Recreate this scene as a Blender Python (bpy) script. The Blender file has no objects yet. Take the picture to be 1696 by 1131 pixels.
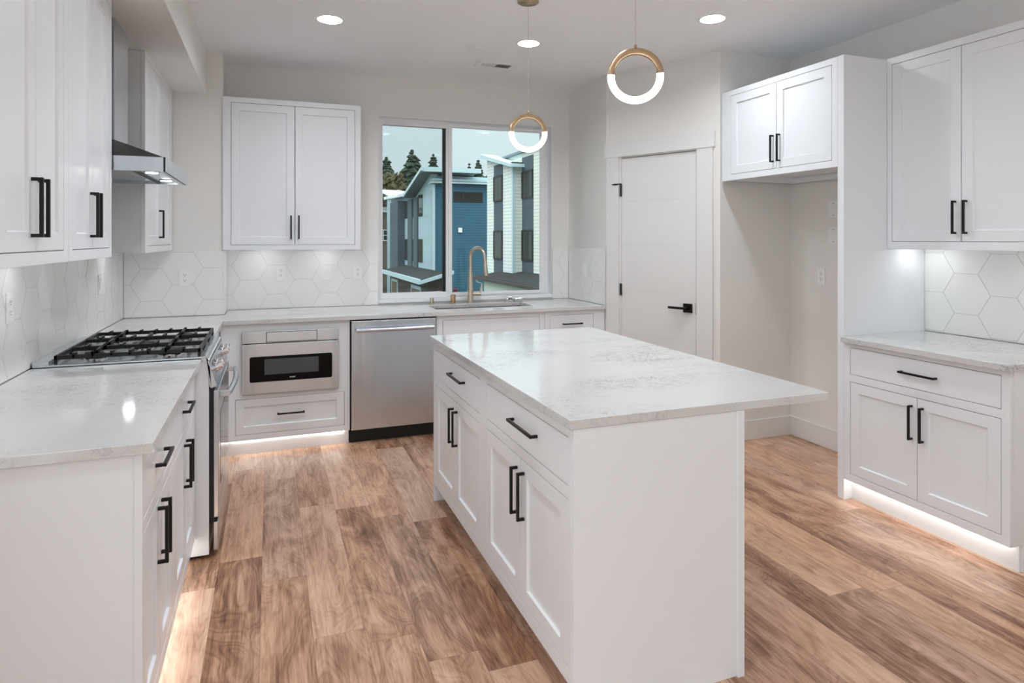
import bpy, bmesh, math, random
from mathutils import Vector, Matrix

scene = bpy.context.scene
COL = scene.collection
random.seed(7)

# ------------------------------------------------------------------ camera, world, lights, exposure
cam_d = bpy.data.cameras.new('camera')
cam = bpy.data.objects.new('camera', cam_d)
COL.objects.link(cam)
cam_d.sensor_width = 36.0
cam_d.lens = 1063.0 / 1696.0 * 36.0
cam_d.shift_y = -(565.5 - 396.2) / 1696.0
cam_d.clip_start = 0.05
cam_d.clip_end = 500
cam.location = (0, 0, 1.456)
cam.rotation_euler = (math.pi / 2, 0, -0.36)
scene.camera = cam

scene.view_settings.view_transform = 'Standard'
scene.view_settings.look = 'None'
scene.view_settings.gamma = 1.0
scene.view_settings.use_curve_mapping = False
scene.view_settings.exposure = 1.2
scene.cycles.use_denoising = True
scene.cycles.max_bounces = 12
scene.cycles.diffuse_bounces = 6
scene.cycles.glossy_bounces = 5
scene.cycles.transmission_bounces = 8
scene.cycles.transparent_max_bounces = 12
scene.cycles.sample_clamp_indirect = 6.0
scene.cycles.caustics_reflective = False
scene.cycles.caustics_refractive = False
scene.cycles.use_light_tree = True

DOWNLIGHT = 104.0       # radiance of the ceiling cans
LED = 4.4              # toe-kick strips
SIDE_FILL = 12.0           # power of the added fill light at the invented left-wall window

world = bpy.data.worlds.new('overcast_sky')
scene.world = world
world.use_nodes = True
nt = world.node_tree
nt.nodes.clear()
wo = nt.nodes.new('ShaderNodeOutputWorld')
bg = nt.nodes.new('ShaderNodeBackground')
tc = nt.nodes.new('ShaderNodeTexCoord')
sp = nt.nodes.new('ShaderNodeSeparateXYZ')
rp = nt.nodes.new('ShaderNodeValToRGB')
nt.links.new(tc.outputs['Generated'], sp.inputs[0])
nt.links.new(sp.outputs['Z'], rp.inputs[0])
rp.color_ramp.elements[0].position = 0.0
rp.color_ramp.elements[0].color = (0.66, 0.76, 0.79, 1)
rp.color_ramp.elements[1].position = 1.0
rp.color_ramp.elements[1].color = (3.3, 3.4, 3.45, 1)          # overcast: the zenith is about three times the horizon
k_ = rp.color_ramp.elements.new(0.2)
k_.color = (0.72, 0.82, 0.85, 1)
k_ = rp.color_ramp.elements.new(0.55)
k_.color = (2.5, 2.6, 2.65, 1)
nt.links.new(rp.outputs[0], bg.inputs[0])
bg.inputs[1].default_value = 0.49
nt.links.new(bg.outputs[0], wo.inputs[0])

def area_light(name, loc, rot, sx, sy, power, color=(1, 1, 1)):
    d = bpy.data.lights.new(name, 'AREA')
    d.shape = 'RECTANGLE'
    d.size, d.size_y, d.energy, d.color = sx, sy, power, color
    o = bpy.data.objects.new(name, d)
    COL.objects.link(o)
    o.location, o.rotation_euler = loc, rot
    return o
# added fill light, set in an invented window in the left wall, out of view
area_light('added_side_fill', (-1.17, -0.85, 1.4), (math.pi / 2, 0, -math.pi / 2), 3.5, 2.1, SIDE_FILL, (0.88, 0.96, 1.05))

# ------------------------------------------------------------------ materials
def srgb(r, g, b):
    f = lambda c: (c / 255 / 12.92) if c / 255 <= 0.04045 else ((c / 255 + 0.055) / 1.055) ** 2.4
    return (f(r), f(g), f(b), 1)

def new_mat(name):
    m = bpy.data.materials.new(name)
    m.use_nodes = True
    return m, m.node_tree, m.node_tree.nodes['Principled BSDF']

def plain(name, col, rough=0.5, metal=0.0, bump=0.0, bscale=60.0, coat=0.0, vary=0.0, spec=None):
    m, t, b = new_mat(name)
    b.inputs['Base Color'].default_value = col
    b.inputs['Roughness'].default_value = rough
    b.inputs['Metallic'].default_value = metal
    if coat:
        b.inputs['Coat Weight'].default_value = coat
        b.inputs['Coat Roughness'].default_value = 0.08
    if spec is not None:
        b.inputs['Specular IOR Level'].default_value = spec
    g = t.nodes.new('ShaderNodeNewGeometry')
    n = t.nodes.new('ShaderNodeTexNoise')
    n.inputs['Scale'].default_value = bscale
    n.inputs['Detail'].default_value = 4
    t.links.new(g.outputs['Position'], n.inputs['Vector'])
    if bump:
        bp = t.nodes.new('ShaderNodeBump')
        bp.inputs['Strength'].default_value = bump
        bp.inputs['Distance'].default_value = 0.002
        t.links.new(n.outputs['Fac'], bp.inputs['Height'])
        t.links.new(bp.outputs[0], b.inputs['Normal'])
    if vary:
        hs = t.nodes.new('ShaderNodeMixRGB')
        hs.inputs[1].default_value = col
        hs.inputs[2].default_value = tuple(c * (1 - vary) for c in col[:3]) + (1,)
        t.links.new(n.outputs['Fac'], hs.inputs[0])
        t.links.new(hs.outputs[0], b.inputs['Base Color'])
    return m

def emit(name, col, strength):
    m, t, b = new_mat(name)
    b.inputs['Base Color'].default_value = col
    b.inputs['Emission Color'].default_value = col
    b.inputs['Emission Strength'].default_value = strength
    return m

M = {}
M['wall'] = plain('greige_paint', srgb(232, 230, 226), 0.75, bump=0.15, bscale=220)
M['ceiling'] = plain('ceiling_paint', srgb(243, 244, 246), 0.9, bump=0.2, bscale=150)
M['cab'] = plain('white_lacquer', srgb(233, 236, 239), 0.28, bump=0.02, bscale=40, spec=0.45)
M['trim'] = plain('trim_paint', srgb(229, 229, 227), 0.38, bump=0.03, bscale=60)
M['vinyl'] = plain('window_vinyl', srgb(238, 239, 241), 0.35)
M['black'] = plain('matte_black_metal', srgb(14, 14, 14), 0.38, metal=0.3)
M['gap'] = plain('black_plastic', srgb(10, 10, 11), 0.5)
M['iron'] = plain('cast_iron', srgb(38, 38, 39), 0.42, metal=0.5, bump=0.2, bscale=400)
M['plastic'] = plain('white_plastic', srgb(240, 240, 239), 0.3)
M['slot'] = plain('slot_dark', srgb(60, 60, 60), 0.6)
M['chrome'] = plain('chrome', (0.78, 0.78, 0.79, 1), 0.08, metal=1.0)
M['glassblack'] = plain('black_glass', srgb(5, 5, 6), 0.06, spec=0.15)
M['ovenview'] = plain('smoked_glass', srgb(74, 80, 84), 0.1, spec=0.3)
M['brass'] = plain('brushed_brass', (0.50, 0.35, 0.21, 1), 0.22, metal=1.0)
M['nickel'] = plain('brushed_nickel', (0.60, 0.52, 0.42, 1), 0.27, metal=1.0)
M['sinksteel'] = plain('sink_steel', (0.42, 0.33, 0.235, 1), 0.4, metal=0.55)
M['led'] = emit('led_strip', (1.0, 0.97, 0.92, 1), LED)
M['can'] = emit('downlight_lens', (0.93, 0.975, 1.03, 1), DOWNLIGHT)
M['puck'] = emit('puck_lens', (0.96, 0.985, 1.01, 1), 20.0)
M['grout'] = plain('grout', srgb(211, 211, 208), 0.8)
M['groove'] = plain('door_groove', srgb(214, 214, 212), 0.6)
M['tile'] = plain('matte_hex_tile', srgb(238, 238, 235), 0.25, bump=0.05, bscale=8)
M['hoodlens'] = emit('hood_lens', (1.0, 0.99, 0.97, 1), 7.0)
M['steeldarkreflect'] = plain('dark_reflection_steel', srgb(52, 52, 54), 0.3, metal=0.6)  # stainless hood slope, its dark reflection put into the base colour
M['ventdark'] = plain('duct_shadow', srgb(70, 72, 75), 0.8)

def steel():
    m, t, b = new_mat('stainless_steel')
    b.inputs['Metallic'].default_value = 1.0
    b.inputs['Base Color'].default_value = (0.655, 0.70, 0.745, 1)
    g = t.nodes.new('ShaderNodeNewGeometry')
    mp = t.nodes.new('ShaderNodeMapping')
    mp.inputs['Scale'].default_value = (3, 3, 260)
    n = t.nodes.new('ShaderNodeTexNoise')
    n.inputs['Scale'].default_value = 3
    n.inputs['Detail'].default_value = 6
    t.links.new(g.outputs['Position'], mp.inputs[0])
    t.links.new(mp.outputs[0], n.inputs['Vector'])
    r = t.nodes.new('ShaderNodeMapRange')
    r.inputs['To Min'].default_value = 0.17
    r.inputs['To Max'].default_value = 0.32
    t.links.new(n.outputs['Fac'], r.inputs[0])
    t.links.new(r.outputs[0], b.inputs['Roughness'])
    bp = t.nodes.new('ShaderNodeBump')
    bp.inputs['Strength'].default_value = 0.03
    bp.inputs['Distance'].default_value = 0.001
    t.links.new(n.outputs['Fac'], bp.inputs['Height'])
    mp2 = t.nodes.new('ShaderNodeMapping')
    mp2.inputs['Scale'].default_value = (7, 7, 0.7)
    n2 = t.nodes.new('ShaderNodeTexNoise')
    n2.inputs['Scale'].default_value = 1.0
    n2.inputs['Detail'].default_value = 2
    t.links.new(g.outputs['Position'], mp2.inputs[0])
    t.links.new(mp2.outputs[0], n2.inputs['Vector'])
    b2 = t.nodes.new('ShaderNodeBump')
    b2.inputs['Strength'].default_value = 0.5
    b2.inputs['Distance'].default_value = 0.012
    t.links.new(n2.outputs['Fac'], b2.inputs['Height'])
    t.links.new(bp.outputs[0], b2.inputs['Normal'])
    t.links.new(b2.outputs[0], b.inputs['Normal'])
    return m
M['steel'] = steel()

def quartz():
    m, t, b = new_mat('veined_quartz')
    N, L = t.nodes, t.links
    g = N.new('ShaderNodeNewGeometry')
    def noise(scale, detail, dist=0.0, rough=0.6, vec=None):
        n = N.new('ShaderNodeTexNoise')
        n.inputs['Scale'].default_value = scale
        n.inputs['Detail'].default_value = detail
        n.inputs['Distortion'].default_value = dist
        n.inputs['Roughness'].default_value = rough
        L.new(vec or g.outputs['Position'], n.inputs['Vector'])
        return n.outputs['Fac']
    def math_(op, a, bb=None, clamp=False):
        n = N.new('ShaderNodeMath')
        n.operation = op
        n.use_clamp = clamp
        for i, v in enumerate((a, bb)):
            if v is None: continue
            if isinstance(v, (int, float)): n.inputs[i].default_value = v
            else: L.new(v, n.inputs[i])
        return n.outputs[0]
    def vein(scale, width, dist):
        a = noise(scale, 5, dist)
        d = math_('ABSOLUTE', math_('SUBTRACT', a, 0.5))
        return math_('SUBTRACT', 1.0, math_('DIVIDE', d, width), True)
    mp = N.new('ShaderNodeMapping')
    mp.inputs['Rotation'].default_value = (0, 0, 0.5)
    mp.inputs['Scale'].default_value = (1.0, 2.0, 1.0)
    L.new(g.outputs['Position'], mp.inputs[0])
    patch = noise(1.5, 3, 0.6, vec=mp.outputs[0])
    patch = math_('MULTIPLY', math_('SUBTRACT', patch, 0.43), 4.0, True)
    v1 = vein(11.0, 0.014, 1.6)
    v2 = vein(24.0, 0.026, 1.2)
    v = math_('MAXIMUM', v1, math_('MULTIPLY', v2, 0.7))
    v = math_('MULTIPLY', v, math_('MULTIPLY', patch, math_('MULTIPLY', noise(14, 2), 1.5)))
    cloud = noise(3.0, 4)
    mix0 = N.new('ShaderNodeMixRGB')
    mix0.inputs[1].default_value = srgb(211, 211, 210)
    mix0.inputs[2].default_value = srgb(205, 205, 204)
    L.new(math_('MULTIPLY', patch, cloud), mix0.inputs[0])
    mix = N.new('ShaderNodeMixRGB')
    L.new(mix0.outputs[0], mix.inputs[1])
    mix.inputs[2].default_value = srgb(92, 92, 91)
    L.new(v, mix.inputs[0])
    L.new(mix.outputs[0], b.inputs['Base Color'])
    b.inputs['Roughness'].default_value = 0.08
    b.inputs['Specular IOR Level'].default_value = 0.7
    return m
M['quartz'] = quartz()

def planks():
    m, t, b = new_mat('walnut_plank_floor')
    N, L = t.nodes, t.links
    g = N.new('ShaderNodeNewGeometry')
    s = N.new('ShaderNodeSeparateXYZ')
    L.new(g.outputs['Position'], s.inputs[0])
    def mt(op, a, bb=None, clamp=False):
        n = N.new('ShaderNodeMath')
        n.operation = op
        n.use_clamp = clamp
        for i, v in enumerate((a, bb)):
            if v is None: continue
            if isinstance(v, (int, float)): n.inputs[i].default_value = v
            else: L.new(v, n.inputs[i])
        return n.outputs[0]
    def white(v):
        n = N.new('ShaderNodeTexWhiteNoise')
        n.noise_dimensions = '3D'
        L.new(v, n.inputs['Vector'])
        return n
    def comb(x, y, z):
        n = N.new('ShaderNodeCombineXYZ')
        for i, v in enumerate((x, y, z)):
            if isinstance(v, (int, float)): n.inputs[i].default_value = v
            else: L.new(v, n.inputs[i])
        return n.outputs[0]
    W, LEN = 0.181, 1.22
    xs = mt('DIVIDE', mt('ADD', s.outputs['X'], 0.035), W)
    row = mt('FLOOR', xs)
    fx = mt('SUBTRACT', xs, row)
    off = white(comb(row, 3.7, 1.3)).outputs['Value']
    ys = mt('ADD', mt('DIVIDE', s.outputs['Y'], LEN), mt('MULTIPLY', off, 5.0))
    colm = mt('FLOOR', ys)
    fy = mt('SUBTRACT', ys, colm)
    wn = white(comb(row, colm, 0.5))
    rnd = wn.outputs['Value']
    sc = N.new('ShaderNodeSeparateXYZ')
    L.new(wn.outputs['Color'], sc.inputs[0])
    # grain space, shifted per plank
    gx = mt('ADD', s.outputs['X'], mt('MULTIPLY', sc.outputs['X'], 37.0))
    gy = mt('ADD', s.outputs['Y'], mt('MULTIPLY', sc.outputs['Y'], 53.0))
    def noise(vec, scale, detail, dist=0.0, rough=0.55):
        n = N.new('ShaderNodeTexNoise')
        n.inputs['Scale'].default_value = scale
        n.inputs['Detail'].default_value = detail
        n.inputs['Distortion'].default_value = dist
        n.inputs['Roughness'].default_value = rough
        L.new(vec, n.inputs['Vector'])
        return n.outputs['Fac']
    va = comb(gx, mt('MULTIPLY', gy, 0.30), sc.outputs['Z'])
    vb = comb(gx, mt('MULTIPLY', gy, 0.045), sc.outputs['Z'])
    vo = N.new('ShaderNodeTexVoronoi')                      # knots that bend the grain round them
    vo.inputs['Scale'].default_value = 2.1
    L.new(va, vo.inputs['Vector'])
    kd_ = vo.outputs['Distance']
    knot = mt('POWER', mt('SUBTRACT', 1.0, mt('DIVIDE', kd_, 0.20), True), 2.0)
    big = mt('ADD', noise(va, 4.2, 2, 1.0), mt('MULTIPLY', knot, 0.28))
    ph = mt('MULTIPLY', big, 150.0)
    ringl = mt('POWER', mt('ADD', mt('MULTIPLY', mt('SINE', ph), 0.5), 0.5), 2.5)
    band = mt('ADD', mt('MULTIPLY', mt('SINE', mt('MULTIPLY', big, 30.0)), 0.5), 0.5)
    blotch = noise(va, 7.0, 5, 1.2, 0.6)
    streak = noise(vb, 55.0, 5, 0.6)
    fine = noise(vb, 230.0, 4, 0.2)
    tv = mt('ADD', mt('MULTIPLY', band, 0.06), mt('MULTIPLY', blotch, 0.55))
    tv = mt('ADD', tv, mt('MULTIPLY', streak, 0.36))
    tv = mt('ADD', tv, mt('MULTIPLY', fine, 0.26))
    tv = mt('SUBTRACT', tv, mt('MULTIPLY', ringl, 0.055))
    tv = mt('SUBTRACT', tv, mt('MULTIPLY', mt('POWER', knot, 3.0), 0.5))
    tv = mt('ADD', tv, mt('MULTIPLY', mt('SUBTRACT', rnd, 0.5), 0.20))
    tv = mt('SUBTRACT', tv, 0.105)
    cr = N.new('ShaderNodeValToRGB')
    e = cr.color_ramp.elements
    e[0].position, e[0].color = 0.22, srgb(90, 59, 42)
    e[1].position, e[1].color = 0.80, srgb(234, 206, 183)
    for p, c in ((0.36, srgb(146, 108, 83)), (0.5, srgb(190, 153, 128)), (0.62, srgb(213, 179, 154))):
        k = e.new(p)
        k.color = c
    L.new(tv, cr.inputs[0])
    # hue drift between planks: some greyer, some redder
    hm = N.new('ShaderNodeMixRGB')
    hm.blend_type = 'MULTIPLY'
    hm.inputs[0].default_value = 1.0
    tint = N.new('ShaderNodeValToRGB')
    te = tint.color_ramp.elements
    te[0].color = (1.0, 0.90, 0.82, 1)
    te[1].color = (0.92, 0.93, 0.95, 1)
    L.new(sc.outputs['Z'], tint.inputs[0])
    L.new(cr.outputs[0], hm.inputs[1])
    L.new(tint.outputs[0], hm.inputs[2])
    # seams
    ex = mt('MULTIPLY', mt('MINIMUM', fx, mt('SUBTRACT', 1.0, fx)), W)
    ey = mt('MULTIPLY', mt('MINIMUM', fy, mt('SUBTRACT', 1.0, fy)), LEN)
    ed = mt('MINIMUM', ex, ey)
    seam = mt('SUBTRACT', 1.0, mt('DIVIDE', ed, 0.0016), True)
    sm = N.new('ShaderNodeMixRGB')
    L.new(mt('MULTIPLY', seam, 0.55), sm.inputs[0])
    L.new(hm.outputs[0], sm.inputs[1])
    sm.inputs[2].default_value = srgb(70, 45, 30)
    L.new(sm.outputs[0], b.inputs['Base Color'])
    b.inputs['Roughness'].default_value = 0.36
    b.inputs['Specular IOR Level'].default_value = 0.4
    bp = N.new('ShaderNodeBump')
    bp.inputs['Strength'].default_value = 0.25
    bp.inputs['Distance'].default_value = 0.001
    L.new(mt('SUBTRACT', fine, mt('MULTIPLY', seam, 0.8)), bp.inputs['Height'])
    L.new(bp.outputs[0], b.inputs['Normal'])
    return m
M['floor'] = planks()

def thin_glass(name, tint, refl=1.0):
    m = bpy.data.materials.new(name)
    m.use_nodes = True
    t = m.node_tree
    t.nodes.clear()
    o = t.nodes.new('ShaderNodeOutputMaterial')
    tr = t.nodes.new('ShaderNodeBsdfTransparent')
    tr.inputs[0].default_value = tint
    gl = t.nodes.new('ShaderNodeBsdfGlossy')
    gl.inputs['Roughness'].default_value = 0.02
    fr = t.nodes.new('ShaderNodeFresnel')
    fr.inputs[0].default_value = 1.35
    mu = t.nodes.new('ShaderNodeMath')
    mu.operation = 'MULTIPLY'
    mu.inputs[1].default_value = refl
    mx = t.nodes.new('ShaderNodeMixShader')
    t.links.new(fr.outputs[0], mu.inputs[0])
    t.links.new(mu.outputs[0], mx.inputs[0])
    t.links.new(tr.outputs[0], mx.inputs[1])
    t.links.new(gl.outputs[0], mx.inputs[2])
    t.links.new(mx.outputs[0], o.inputs[0])
    return m
M['pane'] = thin_glass('window_glass', (0.93, 0.97, 0.965, 1))
M['screen'] = thin_glass('insect_screen', (0.91, 0.92, 0.925, 1), 0.1)
M['hoodglass'] = thin_glass('hood_front_glass', (0.86, 0.88, 0.86, 1))

def acrylic():
    m, t, b = new_mat('bubbled_acrylic')
    g = t.nodes.new('ShaderNodeNewGeometry')
    v = t.nodes.new('ShaderNodeTexVoronoi')
    v.inputs['Scale'].default_value = 150
    t.links.new(g.outputs['Position'], v.inputs['Vector'])
    r = t.nodes.new('ShaderNodeValToRGB')
    r.color_ramp.elements[0].position = 0.12
    r.color_ramp.elements[0].color = (0.15, 0.155, 0.165, 1)
    r.color_ramp.elements[1].position = 0.5
    r.color_ramp.elements[1].color = (1, 1, 1, 1)
    t.links.new(v.outputs['Distance'], r.inputs[0])
    t.links.new(r.outputs[0], b.inputs['Emission Color'])
    b.inputs['Emission Strength'].default_value = 2.2
    b.inputs['Base Color'].default_value = (0.9, 0.9, 0.9, 1)
    b.inputs['Roughness'].default_value = 0.1
    return m
M['acrylic'] = acrylic()

def siding(name, col, pitch=0.15, dark=0.62, vertical=False):
    m, t, b = new_mat(name)
    N, L = t.nodes, t.links
    g = N.new('ShaderNodeNewGeometry')
    s = N.new('ShaderNodeSeparateXYZ')
    L.new(g.outputs['Position'], s.inputs[0])
    d = N.new('ShaderNodeMath'); d.operation = 'DIVIDE'; d.inputs[1].default_value = pitch
    L.new(s.outputs['Z'], d.inputs[0])
    f = N.new('ShaderNodeMath'); f.operation = 'FRACT'
    L.new(d.outputs[0], f.inputs[0])
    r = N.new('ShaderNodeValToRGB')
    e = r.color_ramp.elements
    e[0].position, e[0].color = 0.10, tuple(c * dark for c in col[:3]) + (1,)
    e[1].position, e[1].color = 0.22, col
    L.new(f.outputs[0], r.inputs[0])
    n = N.new('ShaderNodeTexNoise')
    n.inputs['Scale'].default_value = 1.4
    n.inputs['Detail'].default_value = 5
    L.new(g.outputs['Position'], n.inputs['Vector'])
    mx = N.new('ShaderNodeMixRGB'); mx.blend_type = 'MULTIPLY'; mx.inputs[0].default_value = 0.25
    L.new(r.outputs[0], mx.inputs[1]); L.new(n.outputs['Color'], mx.inputs[2])
    L.new(mx.outputs[0], b.inputs['Base Color'])
    b.inputs['Roughness'].default_value = 0.8
    return m
M['bluesiding'] = siding('blue_lap_siding', srgb(52, 106, 130), 0.15, 0.5)
M['greysiding'] = siding('grey_lap_siding', srgb(84, 102, 108))
M['slatesiding'] = siding('slate_panel', srgb(78, 92, 104), 2.7, 0.9)
M['palesiding'] = siding('pale_panel_siding', srgb(186, 208, 216), 1.35, 0.93)
M['whitesiding'] = siding('white_lap_siding', srgb(240, 246, 244))
M['creamsiding'] = siding('cream_lap_siding', srgb(238, 243, 232))
M['brownsiding'] = siding('brown_siding', srgb(120, 106, 88), 0.2, 0.8)
M['fascia'] = plain('fascia_paint', srgb(190, 212, 218), 0.6)
M['soffitdark'] = plain('soffit_boards', srgb(120, 132, 138), 0.8)
M['shingle'] = plain('asphalt_shingle', srgb(36, 38, 42), 0.95, bump=0.5, bscale=30, vary=0.5)
M['metalroof'] = plain('pale_metal_roof', srgb(226, 236, 240), 0.5)
M['gutter'] = plain('dark_gutter', srgb(62, 56, 54), 0.6)
M['winglass'] = plain('dark_window_glass', srgb(44, 48, 42), 0.08, spec=0.25, vary=0.5, bscale=0.9)
M['garagewall'] = plain('garage_wall', srgb(78, 70, 64), 0.9)
M['garagepale'] = plain('garage_wall_pale', srgb(214, 226, 214), 0.9)
M['bark'] = plain('bark', srgb(70, 58, 48), 0.95)
M['needles'] = plain('conifer_needles', srgb(48, 70, 54), 0.9, vary=0.5, bscale=1.2)
M['leaf'] = plain('broadleaf_foliage', srgb(74, 84, 54), 0.9, vary=0.55, bscale=0.5)
M['rust'] = plain('autumn_foliage', srgb(92, 88, 56), 0.9, vary=0.5, bscale=0.5)
M['ground'] = plain('ground_gravel', srgb(96, 100, 88), 0.95, vary=0.4, bscale=0.6)
M['redleaf'] = plain('red_foliage', srgb(120, 40, 44), 0.9, vary=0.6, bscale=3)
M['fencewood'] = plain('cedar_fence', srgb(140, 86, 60), 0.9, vary=0.4, bscale=2)

# ------------------------------------------------------------------ mesh builder
WL = {}          # world location of every object built here

class MB:
    def __init__(self):
        self.v, self.f, self.mi = [], [], []
    def add(self, verts, faces, mi=0):
        o = len(self.v)
        self.v += [tuple(p) for p in verts]
        for f in faces:
            self.f.append([o + i for i in f]); self.mi.append(mi)
        return self
    def box(self, x0, x1, y0, y1, z0, z1, mi=0):
        vs = [(x, y, z) for z in (z0, z1) for y in (y0, y1) for x in (x0, x1)]
        return self.add(vs, [(0, 2, 3, 1), (4, 5, 7, 6), (0, 1, 5, 4), (2, 6, 7, 3), (0, 4, 6, 2), (1, 3, 7, 5)], mi)
    def fb(self, F, u0, u1, v0, v1, n0, n1, mi=0):
        vs = [F(u, v, n) for n in (n0, n1) for v in (v0, v1) for u in (u0, u1)]
        return self.add(vs, [(0, 2, 3, 1), (4, 5, 7, 6), (0, 1, 5, 4), (2, 6, 7, 3), (0, 4, 6, 2), (1, 3, 7, 5)], mi)
    def plate(self, F, u0, u1, v0, v1, holes, n0, n1, mi=0):
        us = sorted({u0, u1, *[h[0] for h in holes], *[h[1] for h in holes]})
        vs = sorted({v0, v1, *[h[2] for h in holes], *[h[3] for h in holes]})
        us = [u for u in us if u0 <= u <= u1]; vs = [v for v in vs if v0 <= v <= v1]
        solid = {}
        for i in range(len(us) - 1):
            for j in range(len(vs) - 1):
                cu, cv = (us[i] + us[i + 1]) / 2, (vs[j] + vs[j + 1]) / 2
                solid[i, j] = not any(h[0] < cu < h[1] and h[2] < cv < h[3] for h in holes)
        ids, verts = {}, []
        def V(i, j, k):
            if (i, j, k) not in ids:
                ids[i, j, k] = len(verts); verts.append(F(us[i], vs[j], (n0, n1)[k]))
            return ids[i, j, k]
        faces = []
        for (i, j), sol in solid.items():
            if not sol: continue
            for k in (0, 1):
                faces.append((V(i, j, k), V(i + 1, j, k), V(i + 1, j + 1, k), V(i, j + 1, k)))
            for (di, dj, a, b) in ((-1, 0, (i, j), (i, j + 1)), (1, 0, (i + 1, j), (i + 1, j + 1)), (0, -1, (i, j), (i + 1, j)), (0, 1, (i, j + 1), (i + 1, j + 1))):
                if not solid.get((i + di, j + dj), False):
                    faces.append((V(*a, 0), V(*b, 0), V(*b, 1), V(*a, 1)))
        return self.add(verts, faces, mi)
    def shaker(self, F, u0, u1, v0, v1, n0, n1, st=0.055, rec=0.0095, mi=0):
        O = [(u0, v0), (u1, v0), (u1, v1), (u0, v1)]
        I = [(u0 + st, v0 + st), (u1 - st, v0 + st), (u1 - st, v1 - st), (u0 + st, v1 - st)]
        c = 0.003
        J = [(u0 + st + c, v0 + st + c), (u1 - st - c, v0 + st + c), (u1 - st - c, v1 - st - c), (u0 + st + c, v1 - st - c)]
        vs = [F(u, v, n1) for u, v in O] + [F(u, v, n1) for u, v in I] + [F(u, v, n1 - rec) for u, v in J] + [F(u, v, n0) for u, v in O]
        fs = []
        for k in range(4):
            q = (k + 1) % 4
            fs += [(k, q, 4 + q, 4 + k), (4 + k, 4 + q, 8 + q, 8 + k), (k, 12 + k, 12 + q, q)]
        fs += [(8, 9, 10, 11), (15, 14, 13, 12)]
        return self.add(vs, fs, mi)
    def prism(self, pts, fn, d0, d1, mi=0):
        n = len(pts)
        vs = [fn(a, b, d0) for a, b in pts] + [fn(a, b, d1) for a, b in pts]
        fs = [tuple(range(n))[::-1], tuple(range(n, 2 * n))] + [(i, (i + 1) % n, n + (i + 1) % n, n + i) for i in range(n)]
        return self.add(vs, fs, mi)
    def tube(self, path, r, seg=12, mi=0, caps=True, closed=False):
        P = [Vector(p) for p in path]
        n = len(P)
        rs = r if isinstance(r, (list, tuple)) else [r] * n
        up = None
        rings = []
        for i, p in enumerate(P):
            if closed: t = (P[(i + 1) % n] - P[i - 1]).normalized()
            else: t = (P[min(i + 1, n - 1)] - P[max(i - 1, 0)]).normalized()
            if up is None:
                up = t.orthogonal().normalized()
            up = (up - t * up.dot(t)).normalized()
            w = t.cross(up)
            rings.append([p + (up * math.cos(2 * math.pi * k / seg) + w * math.sin(2 * math.pi * k / seg)) * rs[i] for k in range(seg)])
        vs = [tuple(q) for R in rings for q in R]
        fs = []
        for i in range(n if closed else n - 1):
            j = (i + 1) % n
            for k in range(seg):
                q = (k + 1) % seg
                fs.append((i * seg + k, i * seg + q, j * seg + q, j * seg + k))
        if caps and not closed:
            fs.append(tuple(range(seg))[::-1]); fs.append(tuple(range((n - 1) * seg, n * seg)))
        return self.add(vs, fs, mi)
    def cyl(self, p0, p1, r0, r1=None, seg=24, mi=0):
        return self.tube([p0, p1], [r0, r0 if r1 is None else r1], seg, mi)
    def lathe(self, prof, o, seg=32, mi=0, axis=(0, 0, 1)):
        a = Vector(axis).normalized(); e1 = a.orthogonal().normalized(); e2 = a.cross(e1); o = Vector(o)
        vs = []
        for r, h in prof:
            for k in range(seg):
                t = 2 * math.pi * k / seg
                vs.append(tuple(o + a * h + (e1 * math.cos(t) + e2 * math.sin(t)) * max(r, 1e-5)))
        fs = []
        for i in range(len(prof) - 1):
            for k in range(seg):
                q = (k + 1) % seg
                fs.append((i * seg + k, i * seg + q, (i + 1) * seg + q, (i + 1) * seg + k))
        fs.append(tuple(range(seg))[::-1]); fs.append(tuple(range((len(prof) - 1) * seg, len(prof) * seg)))
        return self.add(vs, fs, mi)
    def build(self, name, mats, parent=None, bevel=0.0, smooth=False, seg=2):
        me = bpy.data.meshes.new(name)
        lo = [min(p[i] for p in self.v) for i in range(3)]
        hi = [max(p[i] for p in self.v) for i in range(3)]
        c = Vector(((lo[0] + hi[0]) / 2, (lo[1] + hi[1]) / 2, lo[2]))
        me.from_pydata([tuple(Vector(p) - c) for p in self.v], [], self.f)
        for m in (mats if isinstance(mats, (list, tuple)) else [mats]):
            me.materials.append(M[m])
        for p, i in zip(me.polygons, self.mi):
            p.material_index = i
        bm = bmesh.new(); bm.from_mesh(me)
        bmesh.ops.recalc_face_normals(bm, faces=bm.faces)
        bm.to_mesh(me); bm.free()
        o = bpy.data.objects.new(name, me)
        COL.objects.link(o)
        if parent is not None:
            o.parent = parent
            o.location = c - WL[parent]
        else:
            o.location = c
        WL[o] = c
        if bevel:
            b = o.modifiers.new('bevel', 'BEVEL')
            b.width, b.segments, b.limit_method, b.angle_limit = bevel, seg, 'ANGLE', math.radians(40)
        if smooth:
            for p in me.polygons: p.use_smooth = True
            try: me.set_sharp_from_angle(angle=math.radians(38))
            except Exception: pass
        return o

def tag(o, label=None, cat=None, group=None, kind=None):
    if label: o['label'] = label
    if cat: o['category'] = cat
    if group: o['group'] = group
    if kind: o['kind'] = kind
    return o
def thing(name, label, cat, loc, group=None):
    o = bpy.data.objects.new(name, None)
    COL.objects.link(o)
    o.empty_display_size = 0.05
    o.location = loc
    WL[o] = Vector(loc)
    return tag(o, label, cat, group)
def structure(o, label=None):
    o['kind'] = 'structure'
    if label: o['label'] = label
    return o
def copy_tree(o, loc, label=None, parent=None):
    c = o.copy(); COL.objects.link(c)
    if parent is None:
        c.location = loc
        if label: c['label'] = label
    else:
        c.parent = parent
    for ch in list(o.children):
        copy_tree(ch, None, None, c)
    return c

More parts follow.
